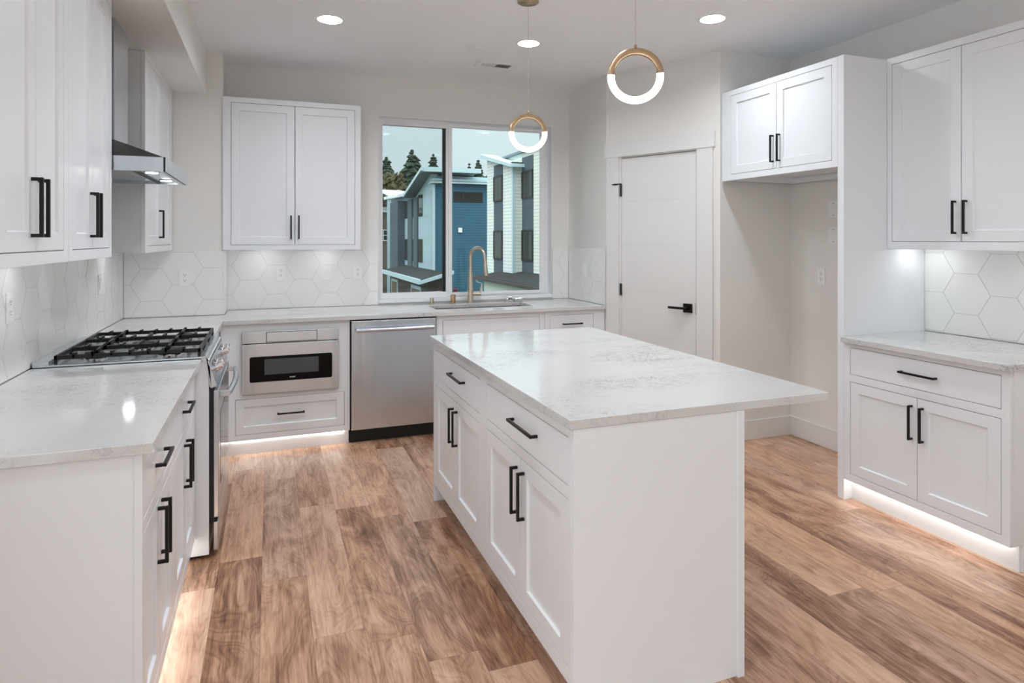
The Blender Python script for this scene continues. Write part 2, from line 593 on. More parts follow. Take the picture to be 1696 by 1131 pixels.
# face frames: (u along the run, v up, n out of the face)
XL, XLU, XR, XRU, YB, YBU, XI = -0.32, -0.642, 3.0, 3.33, 4.675, 5.03, 0.85
FL = lambda u, v, n: (XL + n, u, v)
FLU = lambda u, v, n: (XLU + n, u, v)
FR = lambda u, v, n: (XR - n, u, v)
FRU = lambda u, v, n: (XRU - n, u, v)
FB = lambda u, v, n: (u, YB - n, v)
FBU = lambda u, v, n: (u, YBU - n, v)
FI = lambda u, v, n: (XI - n, u, v)

# room planes
WX, CX, CY, BY, PX, ZC, ZS = -0.95, -0.32, 5.05, 5.36, 2.58, 2.80, 2.49
PA, PB = (2.59, 4.66), (3.005, 3.765)
AY, RX = 3.765, 3.645
REARY = -3.6

# ------------------------------------------------------------------ room shell
structure(MB().box(-1.2, 3.95, REARY - 0.2, BY + 0.25, -0.12, 0).build('floor', 'floor'))
CANS = [(0.34, 4.058), (1.654, 4.072), (2.518, 3.226), (0.34, 2.75), (1.347, 2.75), (0.34, 1.2), (2.5, 1.0)]
ceil_o = structure(MB().box(-1.2, 3.95, REARY - 0.2, BY + 0.25, ZC, ZC + 0.13).build('ceiling', 'ceiling'))
cm = MB()
for x_, y_ in CANS:
    cm.cyl((x_, y_, ZC - 0.05), (x_, y_, ZC + 0.10), 0.0755, seg=48)
cut = cm.build('cutter', 'ceiling')
bo = ceil_o.modifiers.new('holes', 'BOOLEAN'); bo.operation = 'DIFFERENCE'; bo.object = cut; bo.solver = 'EXACT'
bpy.context.view_layer.update()
nm_ = bpy.data.meshes.new_from_object(ceil_o.evaluated_get(bpy.context.evaluated_depsgraph_get()))
ceil_o.modifiers.clear(); ceil_o.data = nm_
bpy.data.objects.remove(cut)
w = MB()
w.plate(lambda u, v, n: (WX - n, u, v), REARY, BY + 0.2, 0, ZC, [(-2.65, 0.95, 0.3, 2.5)], 0, 0.2)
structure(w.build('wall_left', 'wall'))
structure(MB().box(WX, CX, CY, BY + 0.2, 0, ZC).build('wall_chase', 'wall'))
structure(MB().box(WX, -0.43, 0.9, CY, ZS, ZC).build('wall_soffit', 'wall'))
# back wall with the window opening
w = MB()
w.plate(lambda u, v, n: (u, BY + n, v), CX, 3.95, 0, ZC, [(0.836, 2.406, 0.952, 2.483)], 0, 0.2)
structure(w.build('wall_back', 'wall'))
# short return wall and angled pantry wall, alcove wall, right wall
dx, dy = PB[0] - PA[0], PB[1] - PA[1]
DL = math.hypot(dx, dy); ux, uy = dx / DL, dy / DL
nx, ny = uy, -ux           # towards the room (negative x side)
if nx > 0: nx, ny = -nx, -ny
FP = lambda u, v, n: (PA[0] + ux * u + nx * n, PA[1] + uy * u + ny * n, v)
structure(MB().box(PX, PX + 0.12, PA[1] - 0.005, BY, 0, ZC).build('wall_return', 'wall'))
w = MB()
w.plate(FP, 0, DL, 0, ZC, [(0.118, 0.818, -0.01, 2.125)], -0.12, 0)
structure(w.build('wall_pantry', 'wall'))
structure(MB().box(PB[0] - 0.0, RX + 0.2, AY, AY + 0.12, 0, ZC).build('wall_alcove', 'wall'))
structure(MB().box(RX, RX + 0.2, REARY, AY, 0, ZC).build('wall_right', 'wall'))
w = MB()
w.plate(lambda u, v, n: (u, REARY - n, v), WX, RX, 0, ZC, [(-0.85, 3.5, 0.05, 2.5)], 0, 0.2)
structure(w.build('wall_rear', 'wall'))
structure(MB().box(WX - 0.2, WX, BY + 0.2, BY + 0.25, 0, ZC).build('wall_corner', 'wall'))

structure(MB().box(RX + 0.2, RX + 0.3, AY, BY, 0, ZC).build('wall_closet', 'wall'))
# baseboards in the alcove and behind the camera
def bb(name, pts_box):
    return structure(MB().box(*pts_box).build(name, 'trim', bevel=0.002))
bb('baseboard_alcove', (PB[0] + 0.01, RX, AY - 0.015, AY, 0, 0.14))
bb('baseboard_right', (RX - 0.015, RX, 2.75, AY - 0.015, 0, 0.14))
bb('baseboard_left', (WX, WX + 0.015, REARY, 1.95, 0, 0.14))
bb('baseboard_near_right', (RX - 0.015, RX, REARY, 1.84, 0, 0.14))

# ------------------------------------------------------------------ unseen rear glazing behind the camera, added to let sky light in
wr = bpy.data.objects.new('added_rear_window', None); COL.objects.link(wr); wr.location = (1.325, REARY, 0.05); WL[wr] = Vector(wr.location); structure(wr)
m = MB()
m.plate(lambda u, v, n: (u, REARY - n, v), -0.85, 3.5, 0.05, 2.5, [(-0.79, 0.55, 0.12, 2.43), (0.61, 1.98, 0.12, 2.43), (2.04, 3.44, 0.12, 2.43)], 0.04, 0.12)
m.build('frame', 'vinyl', wr)

wl_ = bpy.data.objects.new('added_side_window', None); COL.objects.link(wl_); wl_.location = (WX - 0.08, -0.85, 0.3); WL[wl_] = Vector(wl_.location); structure(wl_)  # unseen window, added to hold the side fill light
MB().plate(lambda u, v, n: (WX - n, u, v), -2.65, 0.95, 0.3, 2.5, [(-2.59, -0.88, 0.36, 2.44), (-0.82, 0.89, 0.36, 2.44)], 0.05, 0.1).build('frame', 'vinyl', wl_)

# ------------------------------------------------------------------ kitchen window
win = bpy.data.objects.new('window_1', None); COL.objects.link(win); win.location = (1.62, 5.44, 0.952); WL[win] = Vector(win.location); structure(win)
FW = lambda u, v, n: (u, 5.44 - n, v)
MB().plate(FW, 0.838, 2.404, 0.953, 2.481, [(0.884, 1.432, 0.999, 2.423), (1.484, 2.34, 0.985, 2.440)], -0.06, 0.0).build('frame', 'vinyl', win, bevel=0.003)
MB().plate(FW, 1.452, 2.372, 0.965, 2.462, [(1.485, 2.320, 0.992, 2.434)], 0.0, 0.012).build('sash', 'vinyl', win, bevel=0.002)
MB().fb(FW, 1.406, 1.433, 1.0, 2.422, -0.035, -0.012).build('interlock', 'gap', win)
MB().fb(FW, 0.88, 1.41, 0.995, 2.428, -0.045, -0.041).build('glass_pane', 'pane', win)
MB().fb(FW, 1.48, 2.325, 0.988, 2.438, -0.012, -0.008).build('glass_pane', 'pane', win)
MB().fb(FW, 0.88, 1.41, 0.995, 2.428, -0.058, -0.056).build('insect_screen', 'screen', win)
m = MB()
for z in (1.06, 1.30):
    m.fb(lambda u, v, n: (2.404 - n, u, v), 5.395, 5.405, z, z + 0.05, 0, 0.004)
m.build('catch', 'plastic', win)
# white jamb liner and sill
m = MB()
m.box(0.836, 0.842, BY - 0.004, 5.44, 0.953, 2.481).box(2.400, 2.406, BY - 0.004, 5.44, 0.953, 2.481)
m.box(0.842, 2.400, BY - 0.004, 5.44, 2.476, 2.482)
structure(m.build('trim_1', 'vinyl'))
structure(MB().box(0.836, 2.406, BY - 0.012, 5.44, 0.925, 0.955).build('trim_2', 'vinyl', bevel=0.003))

# ------------------------------------------------------------------ pantry door
door = bpy.data.objects.new('door_1', None); COL.objects.link(door); door.location = FP(0.47, 0, 0); WL[door] = Vector(door.location); structure(door)
m = MB()
m.fb(FP, 0.138, 0.7945, 0.012, 2.1065, -0.045, -0.006)
slab = m.build('slab', 'trim', door, bevel=0.0015)
m = MB()
for z in (0.70, 1.05, 1.41, 1.76):
    m.fb(FP, 0.155, 0.65, z - 0.0014, z + 0.0014, -0.0062, -0.0054)
m.build('groove_line', 'groove', door)
m = MB()
m.fb(FP, 0.118, 0.1365, 0, 2.125, -0.115, -0.001).fb(FP, 0.799, 0.818, 0, 2.125, -0.115, -0.001).fb(FP, 0.1365, 0.799, 2.111, 2.125, -0.115, -0.001)
m.build('jamb', 'trim', door)
m = MB(); m.fb(FP, 0.695, 0.767, 0.912, 0.978, -0.006, 0.006)
hd = m.build('handle', 'black', door, bevel=0.001)
m = MB(); m.cyl(FP(0.731, 0.945, 0.006), FP(0.731, 0.945, 0.045), 0.011).fb(FP, 0.593, 0.742, 0.936, 0.954, 0.036, 0.052)
m.build('lever', 'black', hd, bevel=0.002)
for z0, z1 in ((1.80, 1.904), (1.006, 1.10), (0.21, 0.305)):
    m = MB(); m.cyl(FP(0.1375, z0, 0.004), FP(0.1375, z1, 0.004), 0.0075, seg=12)
    hg = m.build('hinge', 'black', door)
    if z1 > 1.9:
        m = MB(); m.tube([FP(0.136, 1.903, 0.004), FP(0.10, 1.897, 0.03), FP(0.063, 1.899, 0.02)], [0.004, 0.006, 0.004], 8).cyl(FP(0.095, 1.895, 0.0), FP(0.095, 1.9, 0.03), 0.007, seg=10)
        m.build('stop_pin', 'black', hg)
MB().fb(FP, 0.797, 0.7985, 0.90, 0.985, -0.02, 0.001).build('strike_plate', 'black', door)
# casing
m = MB()
m.fb(FP, 0.004, 0.124, 0, 2.119, 0, 0.018).fb(FP, 0.812, 0.935, 0, 2.119, 0, 0.018)
structure(m.build('trim_3', 'trim', bevel=0.0015))
structure(MB().fb(FP, -0.012, 0.953, 2.119, 2.236, 0, 0.024).build('trim_4', 'trim', bevel=0.0015))

# ------------------------------------------------------------------ hex tile backsplashes
def clip(poly, a, b, c):      # keep a*u+b*v<=c
    out = []
    for i in range(len(poly)):
        p, q = poly[i], poly[(i + 1) % len(poly)]
        dp, dq = a * p[0] + b * p[1] - c, a * q[0] + b * q[1] - c
        if dp <= 0: out.append(p)
        if (dp < 0 < dq) or (dq < 0 < dp):
            t = dp / (dp - dq)
            out.append((p[0] + (q[0] - p[0]) * t, p[1] + (q[1] - p[1]) * t))
    return out
def hexsplash(name, F, u0, u1, v0, v1, uc, vc, label, R=0.1305, holes=()):
    m = MB()
    m.fb(F, u0, u1, v0, v1, 0.001, 0.007, 0)
    g = 0.0017
    h = R * math.sqrt(3)
    k0 = int((u0 - uc) / (1.5 * R)) - 2; k1 = int((u1 - uc) / (1.5 * R)) + 2
    for k in range(k0, k1 + 1):
        cu = uc + 1.5 * R * k
        for j in range(-6, 12):
            cv = vc + h * j + (h / 2 if k % 2 else 0)
            r = R - g / math.cos(math.pi / 6)
            poly = [(cu + r * math.cos(math.pi / 3 * i), cv + r * math.sin(math.pi / 3 * i)) for i in range(6)]
            for (a, b, c) in ((-1, 0, -u0 - 0.001), (1, 0, u1 - 0.001), (0, -1, -v0 - 0.001), (0, 1, v1 - 0.001)):
                poly = clip(poly, a, b, c)
                if len(poly) < 3: break
            if len(poly) < 3: continue
            area = abs(sum(poly[i][0] * poly[(i + 1) % len(poly)][1] - poly[(i + 1) % len(poly)][0] * poly[i][1] for i in range(len(poly)))) / 2
            if area < 2e-5: continue
            m.prism(poly, F, 0.0068, 0.0092, 1)
    o = m.build(name, ['grout', 'tile'])
    return tag(o, label, 'backsplash', 'hexagon tile backsplashes')
S_BACK = lambda u, v, n: (u, BY - n, v)
S_COL = lambda u, v, n: (u, CY - n, v)
S_LEFT = lambda u, v, n: (WX + n, u, v)
S_RET = lambda u, v, n: (PX - n, u, v)
S_RIGHT = lambda u, v, n: (RX - n, u, v)
ZT, ZB = 1.378, 0.916
hexsplash('tile_backsplash', S_BACK, -0.308, 0.834, ZB, ZT, -0.148, 1.0275, 'white hexagon tile backsplash left of the window, under the two-door cabinet')
hexsplash('tile_backsplash', S_BACK, 2.408, 2.568, ZB, ZT, -0.148, 1.0275, 'narrow strip of white hexagon tile between the window and the corner')
hexsplash('tile_backsplash', S_COL, WX + 0.011, CX, ZB, ZT, -0.772, 1.14, 'white hexagon tile backsplash in the left corner with one outlet')
hexsplash('tile_backsplash', S_LEFT, 1.955, CY - 0.0, ZB, ZT, 2.46, 1.14, 'white hexagon tile backsplash behind the gas range')
hexsplash('tile_backsplash', S_RET, 4.662, BY - 0.011, ZB, ZT, 5.0, 1.10, 'short white tile panel right of the sink with a switch')
hexsplash('tile_backsplash', S_RIGHT, 1.855, 2.703, ZB, 1.398, 2.461, 1.15, 'white hexagon tile backsplash above the right hand counter')
# white edge strip on the step of the chase
structure(MB().box(CX, CX + 0.012, CY - 0.01, BY - 0.001, ZB, ZT).build('trim_5', 'trim'))

# ------------------------------------------------------------------ cabinets
def pull(F, u, v, L, axis, parent, n=0.0):
    m = MB(); r = 0.0052; so = 0.030; h = L / 2
    if axis == 'v':
        m.fb(F, u - r, u + r, v - h, v + h, n + so - 2 * r, n + so)
        for s in (-1, 1):
            c = v + s * (h - r)
            m.fb(F, u - r, u + r, c - r, c + r, n, n + so - 2 * r)
    else:
        m.fb(F, u - h, u + h, v - r, v + r, n + so - 2 * r, n + so)
        for s in (-1, 1):
            c = u + s * (h - r)
            m.fb(F, c - r, c + r, v - r, v + r, n, n + so - 2 * r)
    return m.build('handle', 'black', parent, bevel=0.0016)

G = 0.0028
def cabinet(name, label, cat, F, u0, u1, v0, v1, depth, fronts, toe=None, group=None, openings=(), ctop=None, hollow=0.0):
    p = F((u0 + u1) / 2, 0 if toe is not None else v0, -depth / 2)
    root = thing(name, label, cat, p, group)
    # every front sits inset in the face frame
    rects = [f['r'] for f in fronts] + list(openings)
    holes = []
    for a, b, c, d in rects:
        merged = False
        for i, h in enumerate(holes):
            if abs(h[2] - c) < 1e-6 and abs(h[3] - d) < 1e-6 and (abs(h[1] - a) < 0.02 or abs(h[0] - b) < 0.02):
                holes[i] = (min(h[0], a), max(h[1], b), c, d); merged = True
        if not merged: holes.append((a, b, c, d))
    holes = [(a - G, b + G, c - G, d + G) for a, b, c, d in holes]
    m = MB(); m.plate(F, u0, u1, v0, v1, holes, -0.02, 0.0)
    m.build('face_frame', 'cab', root, bevel=0.0008, seg=1)
    m = MB()
    cb = v0 + hollow if hollow else v0 + 0.003
    m.plate(F, u0 + 0.003, u1 - 0.003, cb, (ctop or v1 - 0.001), list(openings), -depth, -0.07)
    # sides, top and bottom edge that carry the face frame
    m.plate(F, u0 + 0.003, u1 - 0.003, cb, (ctop or v1 - 0.001), [(u0 + 0.018, u1 - 0.018, cb + 0.012, (ctop or v1) - 0.015)], -0.07, -0.0205)
    if hollow:
        m.plate(lambda a, b, c: F(a, c, b), u0 + 0.003, u1 - 0.003, -depth, -0.0205, [(u0 + 0.018, u1 - 0.018, -depth + 0.012, -0.03)], v0 + 0.002, cb)
    m.build('carcass', 'cab', root)
    if toe is not None:
        t0, t1, rec = toe
        MB().fb(F, t0, t1, 0.0, v0 + 0.002, -depth + 0.02, -rec).build('toe_kick', 'cab', root)
    for f in fronts:
        a, b, c, d = f['r']
        m = MB()
        if f.get('slab'): m.fb(F, a, b, c, d, -0.021, -0.0005)
        else: m.shaker(F, a, b, c, d, -0.021, -0.0005, f.get('st', 0.055))
        o = m.build(f['k'], 'cab', root, bevel=0.0008, seg=1)
        for hh in f.get('h', ()):
            pull(F, hh[0], hh[1], hh[2], hh[3], o, -0.0005)
    return root
def door_(r, hu=None, hv=None, L=0.173):
    return dict(k='door', r=r, h=[(hu, hv, L, 'v')] if hu is not None else [])
def drawer_(r, hu=None, hv=None, L=0.173, slab=True, st=0.055):
    return dict(k='drawer', r=r, slab=slab, st=st, h=[(hu, hv, L, 'h')] if hu is not None else [])

# left run, base
c = cabinet('base_cabinet', 'nearest white base cabinet of the left counter, blank end panel facing the room', 'cabinet', FL, 1.952, 2.549, 0.10, 0.884, 0.625,
        [drawer_((1.978, 2.512, 0.703, 0.851), 2.245, 0.782), door_((1.978, 2.243, 0.148, 0.66), 2.205, 0.556), door_((2.247, 2.512, 0.148, 0.66), 2.275, 0.556)],
        toe=(1.975, 2.549, 0.06), group='left counter base cabinets')
MB().box(XL - 0.625, XL - 0.022, 1.954, 1.974, 0, 0.884).build('end_panel', 'cab', c, bevel=0.001)
c = cabinet('base_cabinet', 'white base cabinet of the left counter directly beside the gas range', 'cabinet', FL, 2.551, 3.205, 0.10, 0.884, 0.625,
        [drawer_((2.585, 3.158, 0.703, 0.851), 2.875, 0.782), door_((2.585, 2.870, 0.148, 0.66), 2.838, 0.556), door_((2.874, 3.158, 0.148, 0.66), 2.908, 0.556)],
        toe=(2.551, 3.205, 0.06), group='left counter base cabinets')
# corner filler beyond the range
cabinet('corner_cabinet', 'plain white corner base cabinet between the range and the microwave', 'cabinet', FL, 3.995, 4.665, 0.10, 0.884, 0.625,
        [dict(k='door', r=(4.03, 4.60, 0.148, 0.851))], toe=(3.995, 4.665, 0.06))
# back run, base
cabinet('microwave_cabinet', 'white base cabinet holding the microwave drawer above one wide drawer', 'cabinet', FB, -0.312, 0.528, 0.10, 0.884, 0.66,
        [drawer_((-0.218, 0.488, 0.142, 0.376), 0.133, 0.266, 0.178, slab=False, st=0.05)], toe=(-0.29, 0.524, 0.035), openings=[(-0.172, 0.446, 0.418, 0.825)])
cabinet('sink_cabinet', 'white sink base cabinet below the window, right of the dishwasher', 'cabinet', FB, 1.158, 2.036, 0.10, 0.884, 0.50,
        [drawer_((1.208, 1.991, 0.703, 0.846)), door_((1.208, 1.598, 0.148, 0.66), 1.565, 0.556), door_((1.602, 1.991, 0.148, 0.66), 1.635, 0.556)], toe=(1.158, 2.036, 0.035), ctop=0.66)
cabinet('drawer_cabinet', 'white drawer base cabinet at the right end of the sink counter', 'cabinet', FB, 2.038, 2.574, 0.10, 0.884, 0.66,
        [drawer_((2.085, 2.469, 0.703, 0.847), 2.277, 0.777), drawer_((2.085, 2.469, 0.43, 0.66), 2.277, 0.545), drawer_((2.085, 2.469, 0.148, 0.39), 2.277, 0.27)], toe=(2.038, 2.574, 0.035))
# right run, base
c = cabinet('base_cabinet', 'white base cabinet under the short right hand counter, lit along its toe kick', 'cabinet', FR, 1.842, 2.703, 0.118, 0.884, 0.64,
        [drawer_((1.881, 2.661, 0.712, 0.857), 2.262, 0.785, 0.19), door_((1.881, 2.268, 0.160, 0.667), 2.24, 0.5415), door_((2.272, 2.661, 0.160, 0.667), 2.298, 0.5415)],
        toe=(1.845, 2.703, 0.062))
m = MB(); m.prism([(XR + 0.021, 0.118), (XR + 0.08, 0.118), (XR + 0.08, 0), (RX - 0.001, 0), (RX - 0.001, 0.884), (XR + 0.021, 0.884)], lambda a, b, d: (a, d, b), 1.8395, 1.8445)
m.build('end_panel', 'cab', c)
# island
isl = cabinet('kitchen_island', 'large white kitchen island in the middle of the room with a stone top', 'island', FI, 1.752, 3.49, 0.10, 0.884, 0.60,
        [drawer_((1.778, 2.565, 0.704, 0.850), 2.128, 0.785, 0.235), drawer_((2.655, 3.448, 0.700, 0.848), 2.998, 0.785, 0.235),
         door_((1.778, 2.1695, 0.15, 0.66), 2.136, 0.536), door_((2.1735, 2.565, 0.15, 0.66), 2.204, 0.536),
         door_((2.655, 3.0495, 0.15, 0.656), 3.014, 0.534), door_((3.0535, 3.448, 0.15, 0.656), 3.082, 0.534)], toe=(1.77, 3.48, 0.075))
MB().box(XI + 0.001, 1.452, 1.738, 1.7515, 0, 0.884).build('end_panel', 'cab', isl, bevel=0.001)
MB().box(XI + 0.001, 1.452, 3.4905, 3.504, 0, 0.884).build('end_panel', 'cab', isl, bevel=0.001)
MB().box(1.4525, 1.479, 1.729, 3.512, 0, 0.884).build('back_panel', 'cab', isl, bevel=0.001)

# wall cabinets
c = cabinet('wall_cabinet', 'tall white wall cabinet at the near end of the left wall, partly out of frame', 'cabinet', FLU, 1.955, 2.569, 1.38, ZS - 0.001, 0.305,
        [door_((1.978, 2.246, 1.421, 2.45), 2.212, 1.548), door_((2.250, 2.518, 1.421, 2.45), 2.27, 1.548)], group='left wall cabinets', hollow=0.035)
cabinet('wall_cabinet', 'tall white wall cabinet immediately before the range hood on the left wall', 'cabinet', FLU, 2.571, 3.205, 1.38, ZS - 0.001, 0.305,
        [door_((2.621, 2.890, 1.421, 2.45), 2.855, 1.549), door_((2.894, 3.163, 1.421, 2.45), 2.91, 1.549)], group='left wall cabinets', hollow=0.035)
cabinet('wall_cabinet', 'white wall cabinet beyond the range hood in the left corner, single black pull', 'cabinet', FLU, 4.0, 5.038, 1.38, ZS - 0.001, 0.29,
        [door_((4.05, 4.505, 1.421, 2.45), 4.468, 1.549), door_((4.509, 4.945, 1.421, 2.45))], group='left wall cabinets', hollow=0.035)
cabinet('wall_cabinet', 'white two-door wall cabinet on the back wall left of the window', 'cabinet', FBU, -0.3195, 0.649, 1.379, 2.482, 0.329,
        [door_((-0.263, 0.169, 1.417, 2.441), 0.143, 1.545, 0.175), door_((0.173, 0.605, 1.417, 2.441), 0.198, 1.545, 0.175)], hollow=0.035)
cabinet('refrigerator_cabinet', 'white two-door cabinet bridging the empty refrigerator alcove', 'cabinet', FR, 2.7475, 3.738, 1.866, ZS, 0.643,
        [door_((2.789, 3.217, 1.908, 2.451), 3.187, 2.033), door_((3.221, 3.645, 1.908, 2.451), 3.243, 2.033)], hollow=0.045)
c = cabinet('wall_cabinet', 'tall white wall cabinet above the right hand counter', 'cabinet', FRU, 1.842, 2.703, 1.40, 2.495, 0.313,
        [door_((1.887, 2.277, 1.445, 2.453), 2.252, 1.57), door_((2.281, 2.671, 1.445, 2.453), 2.309, 1.57)], hollow=0.035)
o = MB().box(XR, RX - 0.001, 2.7045, 2.7465, 0, ZS).build('alcove_partition', 'cab', bevel=0.001)
tag(o, 'tall white side panel standing between the refrigerator alcove and the right counter', 'side panel')

m = MB(); m.box(3.05, RX - 0.02, 3.725, 3.7375, 1.868, 1.908)
m.build('cleat', 'cab', bpy.data.objects['refrigerator_cabinet'])
MB().box(RX - 0.020, RX - 0.003, 2.76, 3.72, 1.868, 1.908).build('cleat', 'cab', bpy.data.objects['refrigerator_cabinet'])

# ------------------------------------------------------------------ worktops
def slab(name, polys, label, holes=None):
    m = MB()
    m.prism(polys, lambda a, b, d: (a, b, d), 0.8845, 0.914)
    return tag(m.build(name, 'quartz', bevel=0.0022), label, 'worktop')
YBC = 4.65
slab('stone_worktop', [(-0.938, 1.937), (-0.293, 1.937), (-0.293, 3.212), (-0.938, 3.212)], 'white veined stone worktop on the left, between the room and the gas range')
slab('stone_worktop', [(0.839, 1.735), (1.854, 1.735), (1.854, 3.545), (0.839, 3.545)], 'white veined stone worktop overhanging the kitchen island')
slab('stone_worktop', [(2.972, 1.828), (RX - 0.011, 1.828), (RX - 0.011, 2.7035), (2.999, 2.7035), (2.972, 2.7035)], 'short white stone worktop beside the refrigerator panel on the right')
m = MB()
SX0, SX1, SY0, SY1 = 1.20, 2.016, 4.845, 5.165
FT = lambda u, v, n: (u, v, n)
# L-shaped top: plate with the sink cut-out, and the leg beside the range as a "hole" taken from the grid
m.plate(FT, -0.938, 2.569, 3.99, BY - 0.011, [(-0.293, 2.6, 3.9, YBC), (SX0, SX1, SY0, SY1), (-0.95, CX + 0.014, CY - 0.011, 5.5)], 0.8845, 0.914)
tag(m.build('stone_worktop', 'quartz', bevel=0.0022), 'long L shaped white stone worktop with the sink below the window', 'worktop')

# ------------------------------------------------------------------ sink, faucet and fittings
sk = thing('sink', 'undermount steel sink basin set in the counter below the window', 'sink', ((SX0 + SX1) / 2, (SY0 + SY1) / 2, 0.70))
m = MB(); t = 0.012
a0, a1, b0, b1, z0, z1 = SX0 - 0.006, SX1 + 0.006, SY0 - 0.006, SY1 + 0.006, 0.69, 0.8842
m.box(a0 - t, a1 + t, b0 - t, b1 + t, z0 - t, z0).box(a0 - t, a0, b0, b1, z0, z1).box(a1, a1 + t, b0, b1, z0, z1).box(a0 - t, a1 + t, b0 - t, b0, z0, z1).box(a0 - t, a1 + t, b1, b1 + t, z0, z1)
m.build('basin', 'sinksteel', sk)
MB().lathe([(0.045, 0.0), (0.045, 0.004), (0.03, 0.005), (0.028, 0.002)], (1.615, 5.02, 0.69)).build('drain', 'chrome', sk, smooth=True)
MB().box(1.42, 1.80, 5.08, 5.164, 0.845, 0.857).build('ledge_board', 'gap', sk, bevel=0.002)

fx, fy = 1.60, 5.26
fa = thing('kitchen_faucet', 'brushed nickel pull-down gooseneck faucet behind the sink', 'faucet', (fx, fy, 0.914))
MB().lathe([(0.031, 0), (0.031, 0.004), (0.029, 0.03), (0.021, 0.20), (0.0175, 0.27), (0.0175, 0.285)], (fx, fy, 0.914), 28).build('body', 'nickel', fa, smooth=True)
path = [(fx, fy, 1.195), (fx, fy, 1.30)]
ca, sa = math.cos(-0.95), math.sin(-0.95)
RAD = 0.076
for k in range(0, 17):
    t = math.pi * k / 16
    q = RAD - RAD * math.cos(t)
    path.append((fx + q * ca, fy + q * sa, 1.305 + RAD * math.sin(t)))
ex, ey = fx + 2 * RAD * ca, fy + 2 * RAD * sa
path.append((ex + 0.004 * ca, ey + 0.004 * sa, 1.25))
MB().tube(path, 0.0145, 16).build('spout', 'nickel', fa, smooth=True)
MB().tube([(ex + 0.004 * ca, ey + 0.004 * sa, 1.262), (ex + 0.006 * ca, ey + 0.006 * sa, 1.225), (ex + 0.012 * ca, ey + 0.012 * sa, 1.16), (ex + 0.013 * ca, ey + 0.013 * sa, 1.148)], [0.0165, 0.018, 0.02, 0.0185], 18).build('spray_head', 'nickel', fa, smooth=True)
m = MB(); m.cyl((fx + 0.018, fy - 0.006, 0.99), (fx + 0.085, fy - 0.03, 0.99), 0.0155, seg=18)
lv = m.build('lever_hub', 'nickel', fa, smooth=True)
MB().tube([(fx + 0.079, fy - 0.028, 0.998), (fx + 0.083, fy - 0.028, 1.03), (fx + 0.09, fy - 0.028, 1.062)], [0.0065, 0.006, 0.005], 10).build('lever', 'nickel', lv, smooth=True)

o = MB().lathe([(0.024, 0), (0.024, 0.004), (0.0175, 0.005), (0.0175, 0.05), (0.016, 0.053)], (1.265, 5.27, 0.914), 24).build('soap_pump_cap', 'nickel', smooth=True)
tag(o, 'short nickel button cap on the counter left of the sink, smaller than its neighbour', 'button cap')
o = MB().lathe([(0.0215, 0), (0.0215, 0.07), (0.0195, 0.074)], (1.448, 5.265, 0.914), 24).build('air_gap_cap', 'brass', smooth=True)
tag(o, 'brass coloured cylindrical air gap cap next to the faucet', 'air gap')
ch = thing('sink_strainer', 'chrome sink strainer lying on the counter at the right corner of the sink', 'strainer', (1.99, 5.24, 0.914))
MB().lathe([(0.032, 0.0), (0.036, 0.006), (0.032, 0.022), (0.02, 0.03), (0.02, 0.04), (0.008, 0.044)], (1.955, 5.245, 0.914), 24).build('basket', 'chrome', ch, smooth=True)
m = MB(); m.lathe([(0.026, 0.0), (0.034, 0.016), (0.034, 0.024), (0.02, 0.03)], (2.03, 5.235, 0.914), 24)
m.tube([(2.035, 5.235, 0.94), (2.06, 5.225, 0.945), (2.068, 5.22, 0.918)], 0.006, 8)
m.build('stopper', 'chrome', ch, smooth=True)

# ------------------------------------------------------------------ microwave drawer
mw = thing('microwave_oven', 'stainless microwave drawer with black glass window built into the back cabinets', 'microwave', (0.137, YB, 0.412))
MB().fb(FB, -0.166, 0.440, 0.424, 0.819, -0.55, 0.0).build('body', 'gap', mw)
MB().fb(FB, -0.178, 0.452, 0.412, 0.748, 0.0015, 0.022).build('drawer_front', 'steel', mw, bevel=0.002)
MB().fb(FB, -0.178, 0.452, 0.753, 0.831, 0.0015, 0.018).build('control_strip', 'steel', mw, bevel=0.002)
MB().fb(FB, -0.027, 0.305, 0.757, 0.827, 0.0185, 0.021).build('control_frame', 'gap', mw)
MB().fb(FB, -0.0235, 0.3015, 0.7605, 0.8235, 0.0212, 0.024).build('control_flap', 'steel', mw, bevel=0.001)
def rrect(u0, u1, v0, v1, r, n=5):
    P = []
    for cu, cv, a in ((u1 - r, v0 + r, -90), (u1 - r, v1 - r, 0), (u0 + r, v1 - r, 90), (u0 + r, v0 + r, 180)):
        for k in range(n + 1):
            t = math.radians(a + 90 * k / n)
            P.append((cu + r * math.cos(t), cv + r * math.sin(t)))
    return P
m = MB(); m.prism(rrect(-0.131, 0.405, 0.491, 0.663, 0.012), FB, 0.0205, 0.0235)
gw = m.build('window', 'glassblack', mw)
MB().fb(FB, -0.038, 0.313, 0.539, 0.643, 0.0236, 0.0242).build('view_pane', 'ovenview', gw)
tx = bpy.data.curves.new('logo', 'FONT'); tx.body = 'SHARP'; tx.size = 0.0125; tx.align_x = 'CENTER'; tx.extrude = 0.0002
lo = bpy.data.objects.new('logo', tx); COL.objects.link(lo)
lo.parent = gw; lo.location = Vector(FB(0.142, 0.509, 0.0242)) - WL[gw]; lo.rotation_euler = (math.pi / 2, 0, 0)
tx.materials.append(M['plastic'])
bpy.context.view_layer.update()
lm = bpy.data.meshes.new_from_object(lo.evaluated_get(bpy.context.evaluated_depsgraph_get()))
lo2 = bpy.data.objects.new('lettering', lm); COL.objects.link(lo2)
lo2.parent = gw; lo2.location = lo.location; lo2.rotation_euler = lo.rotation_euler
bpy.data.objects.remove(lo)

